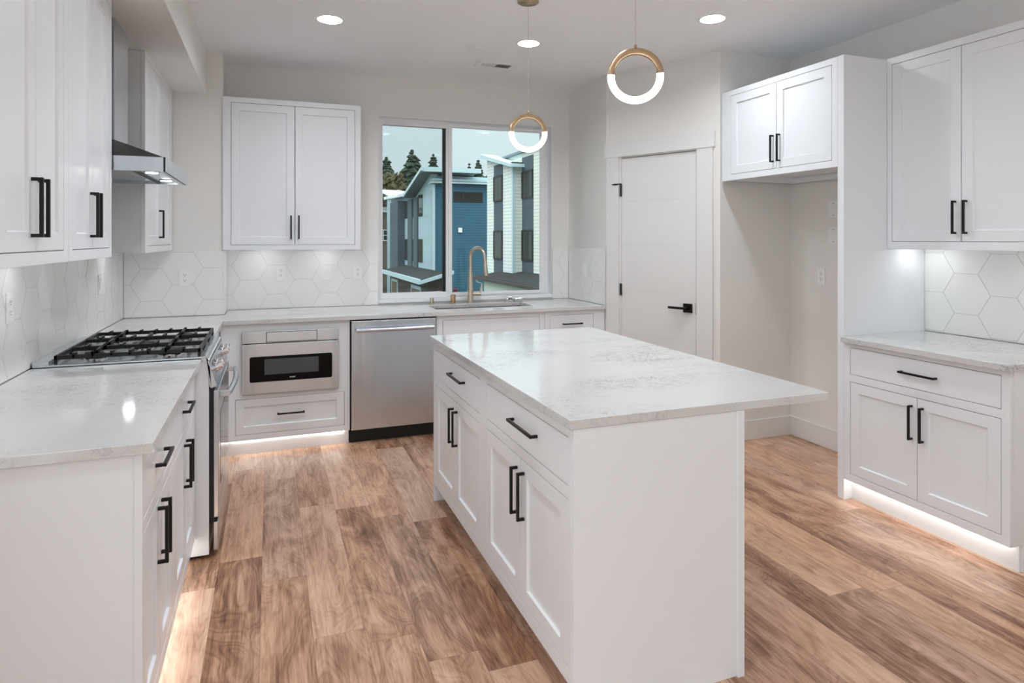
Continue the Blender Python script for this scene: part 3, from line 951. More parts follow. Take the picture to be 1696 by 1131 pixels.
# ------------------------------------------------------------------ dishwasher
dw = thing('dishwasher', 'stainless dishwasher with bar handle between the microwave cabinet and the sink', 'dishwasher', (0.843, YB, 0))
MB().fb(FB, 0.534, 1.153, 0.094, 0.8835, -0.55, -0.004).build('body', 'gap', dw)
MB().fb(FB, 0.537, 1.150, 0.100, 0.874, 0.0, 0.022).build('door_panel', 'steel', dw, bevel=0.003)
MB().fb(FB, 0.532, 1.155, 0.0, 0.093, -0.5, -0.035).build('kick_plate', 'gap', dw)
m = MB()
m.tube([FB(0.566, 0.812, 0.062), FB(0.845, 0.812, 0.068), FB(1.122, 0.812, 0.062)], 0.0155, 16)
hh = m.build('handle', 'steel', dw, smooth=True)
for u in (0.585, 1.103):
    MB().fb(FB, u - 0.012, u + 0.012, 0.802, 0.826, 0.022, 0.056).build('bracket', 'steel', hh, bevel=0.002)

# ------------------------------------------------------------------ gas range
RY0, RY1 = 3.221, 3.983
rg = thing('gas_range', 'stainless slide-in gas range with black cast iron grates on the left wall', 'range', (-0.6, 3.6, 0))
MB().box(-0.90, -0.262, RY0, RY1, 0.02, 0.905).build('body', 'cab', rg, bevel=0.001)
MB().box(-0.905, -0.272, RY0 - 0.006, RY1 + 0.004, 0.9145, 0.925).build('cooktop', 'steel', rg, bevel=0.003)
MB().box(-0.934, -0.875, RY0, RY1, 0.9145, 0.940).build('rear_vent_trim', 'steel', rg, bevel=0.002)
cp = MB().prism([(-0.30, 0.926), (-0.272, 0.921), (-0.228, 0.785), (-0.252, 0.777), (-0.262, 0.79), (-0.262, 0.9), (-0.30, 0.905)], lambda a, b, d: (a, d, b), RY0 - 0.004, RY1 + 0.003).build('control_panel', 'steel', rg, bevel=0.002)
kd = Vector((0.136, 0, 0.044)).normalized()
for y in (3.335, 3.425, 3.78, 3.87):
    o0 = Vector((-0.249, y, 0.851))
    k = MB().lathe([(0.027, 0), (0.027, 0.007), (0.0215, 0.009), (0.0205, 0.034), (0.019, 0.037)], o0, 24, axis=kd).build('knob', 'chrome', rg, smooth=True)
    e = o0 + kd * 0.040
    MB().box(e.x - 0.004, e.x + 0.001, y - 0.004, y + 0.004, e.z - 0.018, e.z + 0.018).build('grip', 'chrome', k)
MB().box(-0.262, -0.243, RY0 + 0.002, RY1 - 0.002, 0.165, 0.776).build('door_edge', 'gap', rg)
od = MB().box(-0.2425, -0.222, RY0 + 0.002, RY1 - 0.002, 0.185, 0.766).build('oven_door', 'steel', rg, bevel=0.003)
MB().box(-0.2218, -0.2205, RY0 + 0.11, RY1 - 0.11, 0.30, 0.64).build('window', 'glassblack', od)
m = MB()
pts = []
for k in range(13):
    s = k / 12
    pts.append((-0.185 + 0.016 * math.sin(math.pi * s), RY0 + 0.065 + s * (RY1 - RY0 - 0.13), 0.735))
m.tube(pts, 0.013, 14)
hh = m.build('handle', 'steel', od, smooth=True)
for y in (RY0 + 0.075, RY1 - 0.075):
    MB().box(-0.222, -0.178, y - 0.013, y + 0.013, 0.722, 0.748).build('bracket', 'steel', hh, bevel=0.003)
MB().box(-0.2425, -0.224, RY0 + 0.002, RY1 - 0.002, 0.035, 0.165).build('storage_drawer', 'steel', rg, bevel=0.003)
MB().box(-0.88, -0.30, RY0 + 0.03, RY1 - 0.03, 0.0, 0.02).build('foot_rail', 'gap', rg)
# burners and grates
for (bx, by, br) in ((-0.74, 3.36, 0.042), (-0.43, 3.36, 0.05), (-0.585, 3.602, 0.055), (-0.74, 3.845, 0.042), (-0.43, 3.845, 0.046)):
    b = MB().lathe([(br + 0.012, 0), (br + 0.010, 0.010), (br, 0.012), (br, 0.018)], (bx, by, 0.925), 24).build('burner', 'chrome', rg, smooth=True)
    MB().lathe([(br * 0.85, 0), (br * 0.85, 0.007), (br * 0.7, 0.009)], (bx, by, 0.9435), 24).build('burner_cap', 'iron', b, smooth=True)
for gi, (y0, y1) in enumerate(((RY0 + 0.018, 3.474), (3.478, 3.727), (3.731, RY1 - 0.018))):
    m = MB(); X0, X1 = -0.862, -0.298; zt = 0.960; r = 0.006
    m.box(X0, X1, y0, y0 + 2 * r, zt - 0.018, zt).box(X0, X1, y1 - 2 * r, y1, zt - 0.018, zt)
    m.box(X0, X0 + 2 * r, y0, y1, zt - 0.018, zt).box(X1 - 2 * r, X1, y0, y1, zt - 0.018, zt)
    ym = (y0 + y1) / 2
    for k in range(1, 8):
        x = X0 + (X1 - X0) * k / 8
        ln = 0.045 if k % 2 else 0.078
        m.box(x - r, x + r, y0, y0 + ln, zt - 0.014, zt + 0.009).box(x - r, x + r, y1 - ln, y1, zt - 0.014, zt + 0.009)
        if k % 4 == 2: m.box(x - r, x + r, y0, y1, zt - 0.014, zt + 0.009)
    for x in (X0, X1 - 2 * r):
        for y in (y0, y1 - 2 * r): m.box(x, x + 2 * r, y, y + 2 * r, 0.9252, zt - 0.017)
    m.build('grate', 'iron', rg, bevel=0.002)

# ------------------------------------------------------------------ range hood
hd = thing('range_hood', 'stainless chimney range hood on the left wall above the gas range', 'range hood', (-0.7, 3.6, 1.755))
hz0, hz1, hx = 1.757, 1.822, -0.446
MB().plate(lambda u, v, n: (u, v, n), WX + 0.002, hx, 3.222, 3.982, [(WX + 0.02, hx - 0.02, 3.24, 3.964)], hz0, hz1).build('canopy', 'steel', hd, bevel=0.001)
MB().box(WX + 0.02, hx - 0.021, 3.241, 3.963, hz0 + 0.012, hz0 + 0.02).build('underside', 'steel', hd)
MB().box(-0.585, -0.565, 3.241, 3.963, hz0 + 0.006, hz0 + 0.0125).build('filter_channel', 'gap', hd)
cx0, cy0, cy1 = -0.68, 3.452, 3.752
vs = [(WX + 0.002, 3.222, hz1), (hx, 3.222, hz1), (hx, 3.982, hz1), (WX + 0.002, 3.982, hz1), (WX + 0.002, cy0, 1.92), (cx0, cy0, 1.92), (cx0, cy1, 1.92), (WX + 0.002, cy1, 1.92)]
m = MB(); m.add(vs, [(0, 1, 2, 3), (4, 5, 6, 7), (0, 1, 5, 4), (1, 2, 6, 5), (2, 3, 7, 6), (3, 0, 4, 7)])
m.build('sloped_top', 'steeldarkreflect', hd, bevel=0.001)
MB().box(WX + 0.002, cx0, cy0, cy1, 1.92, ZS - 0.002).build('chimney', 'steel', hd, bevel=0.001)
MB().box(hx + 0.0002, hx + 0.008, 3.222, 3.982, hz0, hz1).build('front_gasket', 'gap', hd)
MB().box(hx + 0.0082, hx + 0.0125, 3.222, 3.982, hz0, hz1).build('front_glass', 'steel', hd)
for y in (3.38, 3.82):
    l = MB().lathe([(0.034, 0), (0.034, 0.003), (0.028, 0.0035)], (-0.515, y, hz0 + 0.0075), 24).build('lamp', 'chrome', hd)
    MB().lathe([(0.026, 0), (0.026, 0.0015)], (-0.515, y, hz0 + 0.0055), 24).build('lens', 'hoodlens', l)

# ------------------------------------------------------------------ outlets and switches
def face_plate(F, u, v, kind, label, cat, group):
    w, h = 0.0355, 0.058
    root = thing({'outlet': 'wall_outlet', 'switch': 'wall_switch', 'blank': 'blank_cover_plate'}[kind], label, cat, F(u, v - h, 0.0), group)
    if kind == 'blank': w = 0.045
    MB().fb(F, u - w, u + w, v - h, v + h, 0, 0.005).build('plate', 'plastic', root, bevel=0.0012)
    if kind == 'outlet':
        for s in (-1, 1):
            P = [(u + 0.0165 * math.cos(t), v + s * 0.0195 + 0.0145 * math.sin(t)) for t in [2 * math.pi * k / 20 for k in range(20)]]
            soc = MB().prism(P, F, 0.0051, 0.0062).build('socket', 'plastic', root)
            m = MB()
            for du in (-0.006, 0.006): m.fb(F, u + du - 0.0012, u + du + 0.0012, v + s * 0.0195 + 0.0005, v + s * 0.0195 + 0.0085, 0.0062, 0.0066)
            m.prism([(u + 0.0027 * math.cos(t), v + s * 0.0195 - 0.0065 + 0.0027 * math.sin(t)) for t in [2 * math.pi * k / 10 for k in range(10)]], F, 0.0062, 0.0066)
            m.build('slot', 'slot', soc)
    elif kind == 'switch':
        MB().fb(F, u - 0.0165, u + 0.0165, v - 0.033, v + 0.033, 0.0052, 0.0085).build('rocker', 'plastic', root, bevel=0.001)
    else:
        for dv in (-0.042, 0.042):
            MB().lathe([(0.0035, 0), (0.0035, 0.001)], F(u, v + dv, 0.0051), 10, axis=Vector(F(0, 0, 1)) - Vector(F(0, 0, 0))).build('screw', 'slot', root)
    return root
off = lambda F: (lambda u, v, n: F(u, v, n + 0.0094))
gO = 'outlets and switches along the backsplash'
face_plate(off(S_BACK), 0.077, 1.190, 'outlet', 'white double outlet under the two-door wall cabinet, above the microwave', 'outlet', gO)
face_plate(off(S_BACK), 0.425, 1.187, 'switch', 'white rocker switch between the two outlets on the back tile', 'switch', gO)
face_plate(off(S_BACK), 0.666, 1.187, 'outlet', 'white double outlet on the back tile nearest the window', 'outlet', gO)
face_plate(off(S_COL), -0.565, 1.183, 'outlet', 'white double outlet on the tile of the left corner beyond the range', 'outlet', gO)
face_plate(off(S_LEFT), 2.990, 1.192, 'outlet', 'white outlet plate on the left wall tile at the photo edge before the range', 'outlet', gO)
face_plate(off(S_LEFT), 4.385, 1.190, 'switch', 'white switch plate on the left wall tile past the range', 'switch', gO)
face_plate(off(S_RET), 5.028, 1.186, 'switch', 'white switch on the short tile panel right of the window', 'switch', gO)
face_plate(S_RIGHT, 3.476, 1.194, 'outlet', 'white double outlet low on the wall of the refrigerator alcove', 'outlet', 'plates in the alcove')
face_plate(S_RIGHT, 3.37, 1.664, 'blank', 'upper blank white cover plate on the refrigerator alcove wall', 'cover plate', 'plates in the alcove')
face_plate(S_RIGHT, 3.37, 1.482, 'blank', 'lower blank white cover plate on the refrigerator alcove wall', 'cover plate', 'plates in the alcove')

# ------------------------------------------------------------------ ceiling fittings
def downlight(x, y, label):
    r = thing('recessed_light', label, 'ceiling light', (x, y, ZC - 0.012), 'recessed ceiling lights')
    m = MB(); vs, fs, n_ = [], [], 40
    for k in range(n_):
        t = 2 * math.pi * k / n_
        for rr, zz in ((0.0725, ZC - 0.005), (0.0725, ZC - 0.001), (0.088, ZC - 0.0005), (0.088, ZC - 0.003)):
            vs.append((x + rr * math.cos(t), y + rr * math.sin(t), zz))
    for k in range(n_):
        a, b = k * 4, ((k + 1) % n_) * 4
        for j in range(4): fs.append((a + j, b + j, b + (j + 1) % 4, a + (j + 1) % 4))
    m.add(vs, fs).build('trim_ring', 'plastic', r, smooth=True)
    m = MB(); vs, fs, n_ = [], [], 40
    for k in range(n_):
        t = 2 * math.pi * k / n_
        for rr, zz in ((0.0725, ZC - 0.006), (0.068, ZC + 0.028), (0.0745, ZC + 0.028), (0.0745, ZC - 0.006)):
            vs.append((x + rr * math.cos(t), y + rr * math.sin(t), zz))
    for k in range(n_):
        a, b = k * 4, ((k + 1) % n_) * 4
        for j in range(4): fs.append((a + j, b + j, b + (j + 1) % 4, a + (j + 1) % 4))
    m.add(vs, fs).build('baffle', 'plastic', r, smooth=True)
    MB().lathe([(0.0675, 0), (0.0675, 0.003)], (x, y, ZC + 0.025), 40).build('lens', 'can', r)
    return r
can = downlight(0.34, 4.058, 'lit round recessed ceiling light at left, above the gap before the wall cabinets')
for x, y, l in ((1.654, 4.072, 'lit round recessed ceiling light beside the far pendant cord, near the air vent'),
                (2.518, 3.226, 'lit round recessed ceiling light at right, in front of the pantry door'),
                (0.34, 2.75, 'added unseen recessed ceiling light over the aisle between range and island'),  # from here on: cans out of view, added to fill the room with light
                (1.347, 2.75, 'added unseen recessed ceiling light between the two pendant canopies'),
                (0.34, 1.2, 'added unseen recessed ceiling light over the near end of the left counter'),
                (2.5, 1.0, 'added unseen recessed ceiling light over the right aisle, above the frame')):
    copy_tree(can, (x, y, ZC - 0.012), l)

vt = thing('ceiling_vent', 'white rectangular air register in the ceiling in front of the window', 'vent', (1.626, 4.68, ZC - 0.006))
FV = lambda u, v, n: (u, v, ZC - n)
MB().plate(FV, 1.478, 1.775, 4.60, 4.755, [(1.51, 1.743, 4.632, 4.723)], 0.0005, 0.007).build('frame', 'plastic', vt, bevel=0.001)
MB().fb(FV, 1.508, 1.745, 4.63, 4.725, 0.0003, 0.0012).build('duct_backing', 'ventdark', vt)
m = MB()
for k in range(22):
    u = 1.514 + k * 0.0107
    s = 0.004 if k < 11 else -0.004
    m.add([FV(u, 4.632, 0.0015), FV(u, 4.723, 0.0015), FV(u + s, 4.723, 0.0068), FV(u + s, 4.632, 0.0068), FV(u + 0.0012, 4.632, 0.0015), FV(u + 0.0012, 4.723, 0.0015), FV(u + s + 0.0012, 4.723, 0.0068), FV(u + s + 0.0012, 4.632, 0.0068)],
          [(0, 1, 2, 3), (4, 5, 6, 7), (0, 1, 5, 4), (3, 2, 6, 7), (0, 3, 7, 4), (1, 2, 6, 5)])
m.build('louvre', 'plastic', vt)
o = MB().lathe([(0.040, 0.0), (0.040, -0.010), (0.045, -0.0105), (0.044, -0.0135)], (1.343, 4.30, ZC - 0.0005), 32).build('sprinkler_cover', 'plastic', smooth=True)
tag(o, 'small flat white sprinkler cover disc on the ceiling near the air register', 'sprinkler cover')

def pendant(x, y, zc, R, yaw, label):
    r = thing('ring_pendant', label, 'pendant light', (x, y, zc - R), 'ring pendants over the island')
    ca, sa = math.cos(yaw), math.sin(yaw)     # ring lies in the plane spanned by (ca, sa, 0) and z
    hw, hd = 0.0130, 0.0135                   # half radial width, half depth
    def arc(t0, t1, n, hw, hd):
        m = MB(); vs = []; Rm = R - hw
        sec = []
        for k in range(12):
            a = 2 * math.pi * k / 12
            sec.append((math.copysign(abs(math.cos(a)) ** 0.6, math.cos(a)) * hw, math.copysign(abs(math.sin(a)) ** 0.6, math.sin(a)) * hd))
        for i in range(n + 1):
            t = t0 + (t1 - t0) * i / n
            for dr, dd in sec:
                q = (Rm + dr) * math.cos(t)
                vs.append((x + q * ca - dd * sa, y + q * sa + dd * ca, zc + (Rm + dr) * math.sin(t)))
        fs = []
        for i in range(n):
            for k in range(12):
                fs.append((i * 12 + k, i * 12 + (k + 1) % 12, (i + 1) * 12 + (k + 1) % 12, (i + 1) * 12 + k))
        fs += [tuple(range(12)), tuple(range(n * 12, n * 12 + 12))]
        return m.add(vs, fs)
    arc(math.radians(4), math.radians(176), 40, hw, hd).build('brass_arc', 'brass', r, smooth=True)
    arc(math.radians(-184), math.radians(4), 44, hw + 0.0012, hd + 0.0012).build('lit_arc', 'acrylic', r, smooth=True)
    MB().lathe([(0.006, 0), (0.006, 0.012), (0.004, 0.016)], (x, y, zc + R - 0.002), 14).build('stem', 'brass', r, smooth=True)
    MB().cyl((x, y, zc + R + 0.012), (x, y, ZC - 0.025), 0.0011, seg=8).build('cord', 'nickel', r)
    MB().lathe([(0.06, 0.0), (0.06, -0.022), (0.056, -0.025)], (x, y, ZC - 0.0005), 40).build('canopy', 'brass', r, smooth=True)
    return r
pendant(1.347, 2.196, 2.099, 0.1095, -0.50, 'nearer and larger looking ring pendant, brass above and glowing acrylic below')
pendant(1.347, 3.323, 2.049, 0.1075, -0.28, 'farther ring pendant hanging in front of the window, half brass half glowing')

# ------------------------------------------------------------------ LED strips and puck lights
def led(name, box, label, group):
    return tag(MB().box(*box).build(name, 'led'), label, 'light strip', group)
gL = 'toe kick light strips'
led('led_strip', (XL - 0.036, XL - 0.024, 1.99, 3.19, 0.0965, 0.1022), 'light strip under the left base cabinets beside the range', gL)
o = MB().prism([(-0.26, 0.1022), (-0.26, 0.0965), (0.34, 0.0965), (0.37, 0.088), (0.49, 0.090), (0.49, 0.095), (0.37, 0.094), (0.345, 0.1022)], lambda a, b, d: (a, YB + d, b), 0.0235, 0.032).build('led_strip', 'led')
tag(o, 'light strip under the microwave cabinet, sagging at its right end', 'light strip', gL)
led('led_strip', (XR + 0.024, XR + 0.036, 1.87, 2.69, 0.1145, 0.1202), 'light strip under the right hand base cabinet', gL)
def puck(x, y, z, label):
    r = thing('puck_light', label, 'puck light', (x, y, z - 0.008), 'puck lights under the wall cabinets')
    MB().lathe([(0.03, 0.008), (0.034, 0.008), (0.034, 0.001), (0.03, 0.0)], (x, y, z - 0.0085), 24).build('rim', 'plastic', r)
    MB().lathe([(0.027, 0.0), (0.027, 0.0015)], (x, y, z - 0.0095), 24).build('lens', 'puck', r)
    return r
pk = puck(3.49, 2.60, 1.434, 'puck light under the right wall cabinet beside the tall panel')
for x, y, z, l in ((3.49, 1.98, 1.434, 'puck light under the right wall cabinet at its near end'),
                   (-0.80, 2.15, 1.414, 'puck light under the near left wall cabinet'),
                   (-0.80, 2.95, 1.414, 'puck light under the left wall cabinet next to the hood'),
                   (-0.80, 4.45, 1.414, 'puck light under the left wall cabinet in the corner'),
                   (-0.06, 5.19, 1.413, 'puck light under the two-door back cabinet, left one'),
                   (0.40, 5.19, 1.413, 'puck light under the two-door back cabinet, right one')):
    copy_tree(pk, (x, y, z - 0.008), l)

# ------------------------------------------------------------------ outdoors
GZ = -4.2
structure(MB().box(-60, 120, BY + 1.5, 160, GZ - 0.3, GZ).build('ground', 'ground'))

# blue house
bh = thing('blue_house', 'three storey blue and pale grey house seen through the window', 'house', (11.0, 42.0, GZ))
BX, BYH = 8.69, 36.0
MB().box(BX + 0.05, 13.5, BYH, BYH + 0.4, GZ, 4.62).build('blue_wall', 'bluesiding', bh)
MB().box(BX, BX + 0.14, BYH - 0.04, BYH + 0.08, GZ, 4.62).build('corner_board', 'fascia', bh)
m = MB(); m.prism([(BYH + 0.06, GZ), (49.45, GZ), (49.45, 4.5), (40.6, 4.15), (36.6, 5.22), (BYH + 0.06, 5.2)], lambda a, b, d: (d, a, b), BX, BX + 0.3)
m.build('side_wall', 'palesiding', bh)
MB().box(BX + 0.3, 13.5, BYH + 0.4, 49.4, GZ, 4.1).build('core', 'greysiding', bh)
MB().box(BX - 0.12, 13.6, BYH - 0.35, BYH + 0.5, 4.66, 4.76).box(BX - 0.05, 13.6, BYH - 0.25, BYH + 0.5, 4.80, 4.93).build('parapet_trim', 'fascia', bh)
MB().box(BX + 0.4, 13.0, BYH + 0.5, BYH + 3, 4.2, 5.15).build('upper_wall', 'palesiding', bh)
m = MB(); m.prism([(35.2, 5.24), (35.2, 5.48), (35.9, 5.56), (41.2, 4.32), (41.2, 4.12), (36.3, 5.28)], lambda a, b, d: (d, a, b), 8.06, 11.3)
m.build('roof', 'soffitdark', bh)
m = MB(); m.prism([(35.16, 5.26), (35.16, 5.50), (35.9, 5.60), (41.25, 4.36), (41.25, 4.16), (36.0, 5.38)], lambda a, b, d: (d, a, b), 8.01, 8.06)
m.build('rake_fascia', 'fascia', bh)
MB().box(8.02, 11.34, 35.14, 35.2, 5.24, 5.50).build('front_fascia', 'fascia', bh)
m = MB(); m.prism([(41.0, 4.46), (49.9, 4.72), (49.9, 4.5), (41.0, 4.26)], lambda a, b, d: (d, a, b), BX - 0.5, 12)
m.build('rear_roof', 'metalroof', bh)
SB = lambda u, v, n: (BX - n, u, v)
for (a, b) in ((44.1, 47.1), (41.45, 42.72), (39.78, 40.85)):
    MB().fb(SB, a, b, -0.75, 4.1, 0, 0.10 if a != 44.1 else 0.5).build('slate_bay', 'greysiding' if a != 44.1 else 'slatesiding', bh)
for (a, b) in ((38.54, 39.72), (40.9, 41.4), (42.72, 44.0), (47.2, 48.4)):
    for z0, z1 in ((2.87, 4.2 if a < 40 else 4.08), (0.03, 1.46)):
        MB().fb(SB, a, b, z0, z1, 0.0, 0.03).build('window', 'winglass', bh)
SF = lambda u, v, n: (u, BYH - n, v)
wf = MB().plate(SF, 9.93, 11.69, 3.63, 4.22, [(9.99, 10.45, 3.70, 4.15), (10.53, 11.63, 3.70, 4.15)], 0, 0.06).build('window_frame', 'gap', bh)
MB().fb(SF, 9.98, 11.65, 3.68, 4.17, 0.005, 0.02).build('glass', 'winglass', wf)
MB().fb(SF, 10.2, 10.43, 1.84, 2.12, 0, 0.1).build('wall_vent', 'plastic', bh, bevel=0.02)
m = MB(); m.prism([(7.19, -0.62), (7.19, -0.86), (8.69, -0.5), (8.69, -0.3)], lambda a, b, d: (a, d, b), 32.5, 44.0)
m.build('lower_roof', 'shingle', bh)
MB().box(7.10, 7.2, 32.4, 44.0, -0.86, -0.60).build('eave_gutter', 'fascia', bh)
m = MB(); m.prism([(7.15, -0.68), (7.15, -0.86), (8.95, -0.36), (8.95, -0.18)], lambda a, b, d: (a, d, b), 32.36, 32.46)
m.build('gable_fascia', 'fascia', bh)
MB().box(7.69, 8.69, 33.2, 44.2, GZ, -0.66).build('garage_wall', 'garagewall', bh)
for (a, b) in ((41.2, 43.4), (34.4, 37.0)):
    f = MB().fb(lambda u, v, n: (7.69 - n, u, v), a, b, GZ, -1.15, 0, 0.05).build('garage_frame', 'fascia', bh)
    MB().fb(lambda u, v, n: (7.69 - n, u, v), a + 0.18, b - 0.18, GZ, -1.33, 0.051, 0.06).build('garage_door', 'brownsiding', f)

# white house
wh = thing('white_house', 'tall white lap sided house with dark window strips on the right of the window view', 'house', (12.0, 26.0, GZ))
W1, W2, WYN = 10.0, 10.42, 26.5
m = MB(); m.prism([(26.5, GZ), (30.06, GZ), (30.06, 5.40), (26.5, 4.69)], lambda a, b, d: (d, a, b), W1, W2 - 0.003)
m.build('bay_wall', 'whitesiding', wh)
MB().box(W2 + 0.003, 13, 28.72, 30.06, GZ, 5.2).build('rear_wall', 'whitesiding', wh)
m = MB(); m.prism([(20.0, GZ), (28.7, GZ), (28.7, 5.26), (20.0, 5.26)], lambda a, b, d: (d, a, b), W2, 13)
m.build('main_wall', 'creamsiding', wh)
MB().box(W1 + 0.0, W2 - 0.002, WYN - 0.03, WYN - 0.002, GZ, 4.64).build('bay_return', 'creamsiding', wh)
MB().box(W1 - 0.012, W1 + 0.12, WYN - 0.04, WYN + 0.1, GZ, 4.64).build('corner_board', 'fascia', wh)
for X_, a, b, zt in ((W1, 27.74, 28.98, 4.95), (W2, 25.1, 26.38, 5.05)):
    F_ = lambda u, v, n, X_=X_: (X_ - n, u, v)
    MB().fb(F_, a, b, -0.4, zt, 0, 0.02).build('panel_strip', 'slatesiding', wh)
    for z0, z1 in ((3.23, 4.43), (0.51, 1.86)):
        g_ = MB().plate(F_, a + 0.01, b - 0.01, z0, z1, [(a + 0.09, b - 0.09, z0 + 0.08, z1 - 0.08)], 0.02, 0.06).build('window_frame', 'gap', wh)
        MB().fb(F_, a + 0.08, b - 0.08, z0 + 0.07, z1 - 0.07, 0.022, 0.04).build('glass', 'winglass', g_)
m = MB(); m.prism([(30.3, 5.46), (30.3, 5.66), (26.05, 4.74), (26.05, 4.60)], lambda a, b, d: (d, a, b), W1 - 0.29, W2 - 0.003)
m.build('bay_roof', 'fascia', wh)
m = MB(); m.prism([(28.85, 5.26), (28.85, 5.36), (19.5, 5.36), (19.5, 5.26)], lambda a, b, d: (d, a, b), W2 - 0.12, 13.1)
m.build('main_roof', 'soffitdark', wh)
MB().box(W1 - 0.15, W2 - 0.01, WYN - 0.35, WYN - 0.05, 4.66, 4.83).build('gutter_box', 'gutter', wh)
m = MB(); m.prism([(8.8, -0.36), (8.8, -0.22), (10.42, 0.02), (10.42, -0.15)], lambda a, b, d: (a, d, b), 18.0, 28.2)
m.build('lower_roof', 'shingle', wh)
MB().box(8.70, 8.8, 18.0, 28.25, -0.37, -0.24).build('eave_gutter', 'gutter', wh)
MB().box(9.1, 10.4, 18.0, 27.8, GZ, -0.37).build('garage_wall', 'garagepale', wh)
m = MB(); m.tube([(8.85, 28.22, -0.36), (8.86, 28.1, -0.48), (9.04, 27.95, -0.55), (9.06, 27.9, -1.5), (9.06, 27.9, GZ)], 0.035, 8)
m.build('downspout', 'plastic', wh)
MB().box(9.04, 9.1, 24.5, 27.4, GZ, -0.95).build('garage_door', 'gutter', wh)

# brown house and pale roofed house in the distance
br = thing('brown_house', 'brown house with a white framed window at the left edge of the window view', 'house', (7.5, 62, GZ))
MB().box(3.0, 12.5, 60, 66, GZ, 3.95).build('wall', 'brownsiding', br)
MB().box(2.6, 12.9, 59.6, 66.4, 3.95, 4.12).build('eave', 'fascia', br)
m = MB(); m.prism([(59.6, 4.12), (66.4, 4.12), (63, 4.6)], lambda a, b, d: (d, a, b), 2.6, 12.9)
m.build('roof', 'garagewall', br)
for x0 in (9.45, 6.0):
    f = MB().plate(lambda u, v, n: (u, 60 - n, v), x0, x0 + 0.75, 1.3, 2.35, [(x0 + 0.06, x0 + 0.35, 1.38, 1.80), (x0 + 0.40, x0 + 0.69, 1.38, 1.80), (x0 + 0.06, x0 + 0.35, 1.86, 2.28), (x0 + 0.40, x0 + 0.69, 1.86, 2.28)], 0, 0.06).build('window_frame', 'plastic', br)
    MB().box(x0 + 0.03, x0 + 0.72, 59.97, 59.99, 1.33, 2.3).build('glass', 'winglass', f)
pr = thing('pale_roofed_house', 'house with a pale metal roof behind the blue house', 'house', (10.6, 56.5, GZ))
MB().box(9.9, 14.5, 55.2, 58.5, GZ, 5.0).build('wall', 'palesiding', pr)
m = MB(); m.add([(9.2, 58.8, 5.95), (11.1, 58.8, 5.95), (14.0, 54.6, 5.0), (9.9, 54.6, 5.0), (9.2, 58.8, 5.8), (11.1, 58.8, 5.8), (14.0, 54.6, 4.85), (9.9, 54.6, 4.85)],
      [(0, 1, 2, 3), (4, 5, 6, 7), (0, 1, 5, 4), (1, 2, 6, 5), (2, 3, 7, 6), (3, 0, 4, 7)])
m.build('roof', 'metalroof', pr)

# garden fence and shrub by the garage
o = MB()
for k in range(16): o.box(4.6 + k * 0.16, 4.74 + k * 0.16, 44.6, 44.64, GZ, -1.6 - 0.02 * (k % 2))
tag(o.build('garden_fence', 'fencewood'), 'reddish wooden fence beside the garage of the blue house', 'fence')

def conifer(x, y, top, R, label, seed, group='conifers behind the houses'):
    rnd = random.Random(seed)
    root = thing('conifer_tree', label, 'tree', (x, y, GZ), group)
    MB().tube([(x, y, GZ), (x + 0.05, y, GZ + (top - GZ) * 0.5), (x, y, top - 0.4)], [0.35, 0.22, 0.03], 8).build('trunk', 'bark', root)
    m = MB(); H = top - GZ; z = top; R = R * 1.7
    m.cyl((x, y, top - 1.2), (x, y, top), 0.16, 0.01, 6)
    while z > GZ + 2.0:
        f = (top - z) / H
        rad = R * min(1.0, 0.08 + 1.9 * f ** 0.85) * rnd.uniform(0.7, 1.1)
        n = 7 + int(9 * min(1, f * 3))
        a0 = rnd.uniform(0, 6.28)
        for k in range(n):
            a = a0 + 2 * math.pi * k / n + rnd.uniform(-0.25, 0.25)
            L = rad * rnd.uniform(0.55, 1.15)
            dr = -L * rnd.uniform(0.05, 0.4)
            c, s = math.cos(a), math.sin(a); wd = 0.2 + L * 0.24; th = 0.14 + L * 0.14
            b0 = Vector((x, y, z)); mid = Vector((x + c * L * 0.55, y + s * L * 0.55, z + dr * 0.3)); tip = Vector((x + c * L, y + s * L, z + dr))
            side = Vector((-s, c, 0)) * wd; up = Vector((0, 0, th))
            m.add([b0, mid + side, tip, mid - side, mid + up, mid - up * 1.2], [(0, 1, 4), (1, 2, 4), (2, 3, 4), (3, 0, 4), (0, 5, 1), (1, 5, 2), (2, 5, 3), (3, 5, 0)])
        z -= rnd.uniform(0.28, 0.48)
    m.build('foliage', 'needles', root)
for i, (x, y, top, R, l) in enumerate((
        (14.8, 88, 12.6, 2.0, 'dark conifer at the left edge of the window view'),
        (18.75, 90, 14.0, 2.7, 'tallest and broadest dark conifer above the hedge in the left pane'),
        (21.6, 89, 13.4, 1.9, 'conifer rising over the ridge of the blue house'),
        (27.2, 90, 12.4, 1.0, 'thin twin topped conifer just right of the window mullion'),
        (28.9, 91, 13.1, 1.7, 'conifer between the blue house roof and the white house'),
        (31.5, 92, 12.8, 1.9, 'conifer half hidden behind the white house'),
        (16.4, 92, 10.4, 1.6, 'low young conifer between the two left hand conifers'))):
    k = (1.25, 0.98, 1.12, 0.9, 1.04, 1.2, 1.38)[i]
    conifer(x * k, y * k, 1.456 + (top - 1.456) * k, R * k, l, 11 + i)

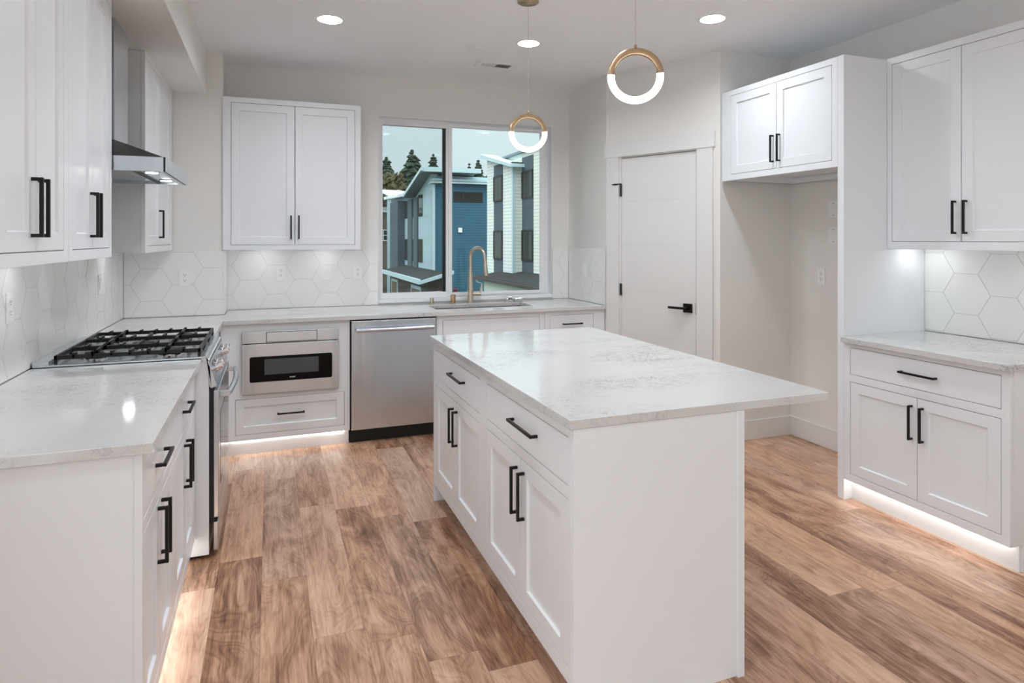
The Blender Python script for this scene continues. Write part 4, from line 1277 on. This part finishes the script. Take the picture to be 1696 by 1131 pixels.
def bush(x, y, z0, top, R, mat, label, seed, nm='broadleaf_tree', group='broadleaf trees behind the houses', leaf=0.45, n=900):
    rnd = random.Random(seed)
    root = thing(nm, label, 'tree', (x, y, z0), group)
    MB().tube([(x, y, z0), (x, y, z0 + (top - z0) * 0.7)], [R * 0.09, R * 0.04], 8).build('trunk', 'bark', root)
    m = MB(); cz = (top + z0 * 0.4) / 1.4; hz = top - cz
    lumps = [(rnd.uniform(-0.6, 0.6) * R, rnd.uniform(-0.4, 0.4) * R, rnd.uniform(-0.75, 0.6) * hz, rnd.uniform(0.38, 0.6)) for _ in range(9)]
    for k in range(n):
        lx, ly, lz, lr = rnd.choice(lumps)
        d = Vector((rnd.gauss(0, 1), rnd.gauss(0, 1), rnd.gauss(0, 1))).normalized() * rnd.uniform(0.7, 1.0) * lr
        p = Vector((x + lx + d.x * R, y + ly + d.y * R, cz + lz + d.z * hz))
        a = Vector((rnd.gauss(0, 1), rnd.gauss(0, 1), rnd.gauss(0, 1))).normalized(); b = a.orthogonal().normalized(); s = leaf * rnd.uniform(0.5, 1.2)
        c = a.cross(b) * s * 0.3
        m.add([p + b * s, p + a * s * 0.6, p - b * s, p - a * s * 0.6, p + c, p - c], [(0, 1, 4), (1, 2, 4), (2, 3, 4), (3, 0, 4), (0, 5, 1), (1, 5, 2), (2, 5, 3), (3, 5, 0)])
    m.build('foliage', mat, root)
for i, (x, y, top, R, mt_, l) in enumerate((
        (10.9, 70, 7.7, 2.6, 'leaf', 'olive green broadleaf tree behind the brown house'),
        (13.2, 73, 8.8, 2.8, 'rust', 'brownish autumn broadleaf tree in the left pane'),
        (16.6, 76, 9.9, 3.0, 'leaf', 'round broadleaf tree beside the ridge of the blue house'),
        (19.6, 78, 9.6, 2.6, 'rust', 'broadleaf tree hidden partly by the blue house roof'),
        (24.6, 74, 9.2, 2.4, 'leaf', 'dark green broadleaf tree between the blue and white houses'),
        (9.0, 72, 8.4, 2.4, 'leaf', 'broadleaf tree at the far left of the window view'))):
    k = (1.16, 0.95, 1.0, 1.02, 0.93, 1.3)[i]
    bush(x * k, y * k, GZ, 1.456 + (top - 1.456) * k, R * k, mt_, l, 50 + i)
bush(8.05, 30.8, GZ, -0.9, 0.9, 'redleaf', 'small red leaved shrub by the garage of the blue house', 91, nm='garden_shrub', group=None, leaf=0.1, n=700)
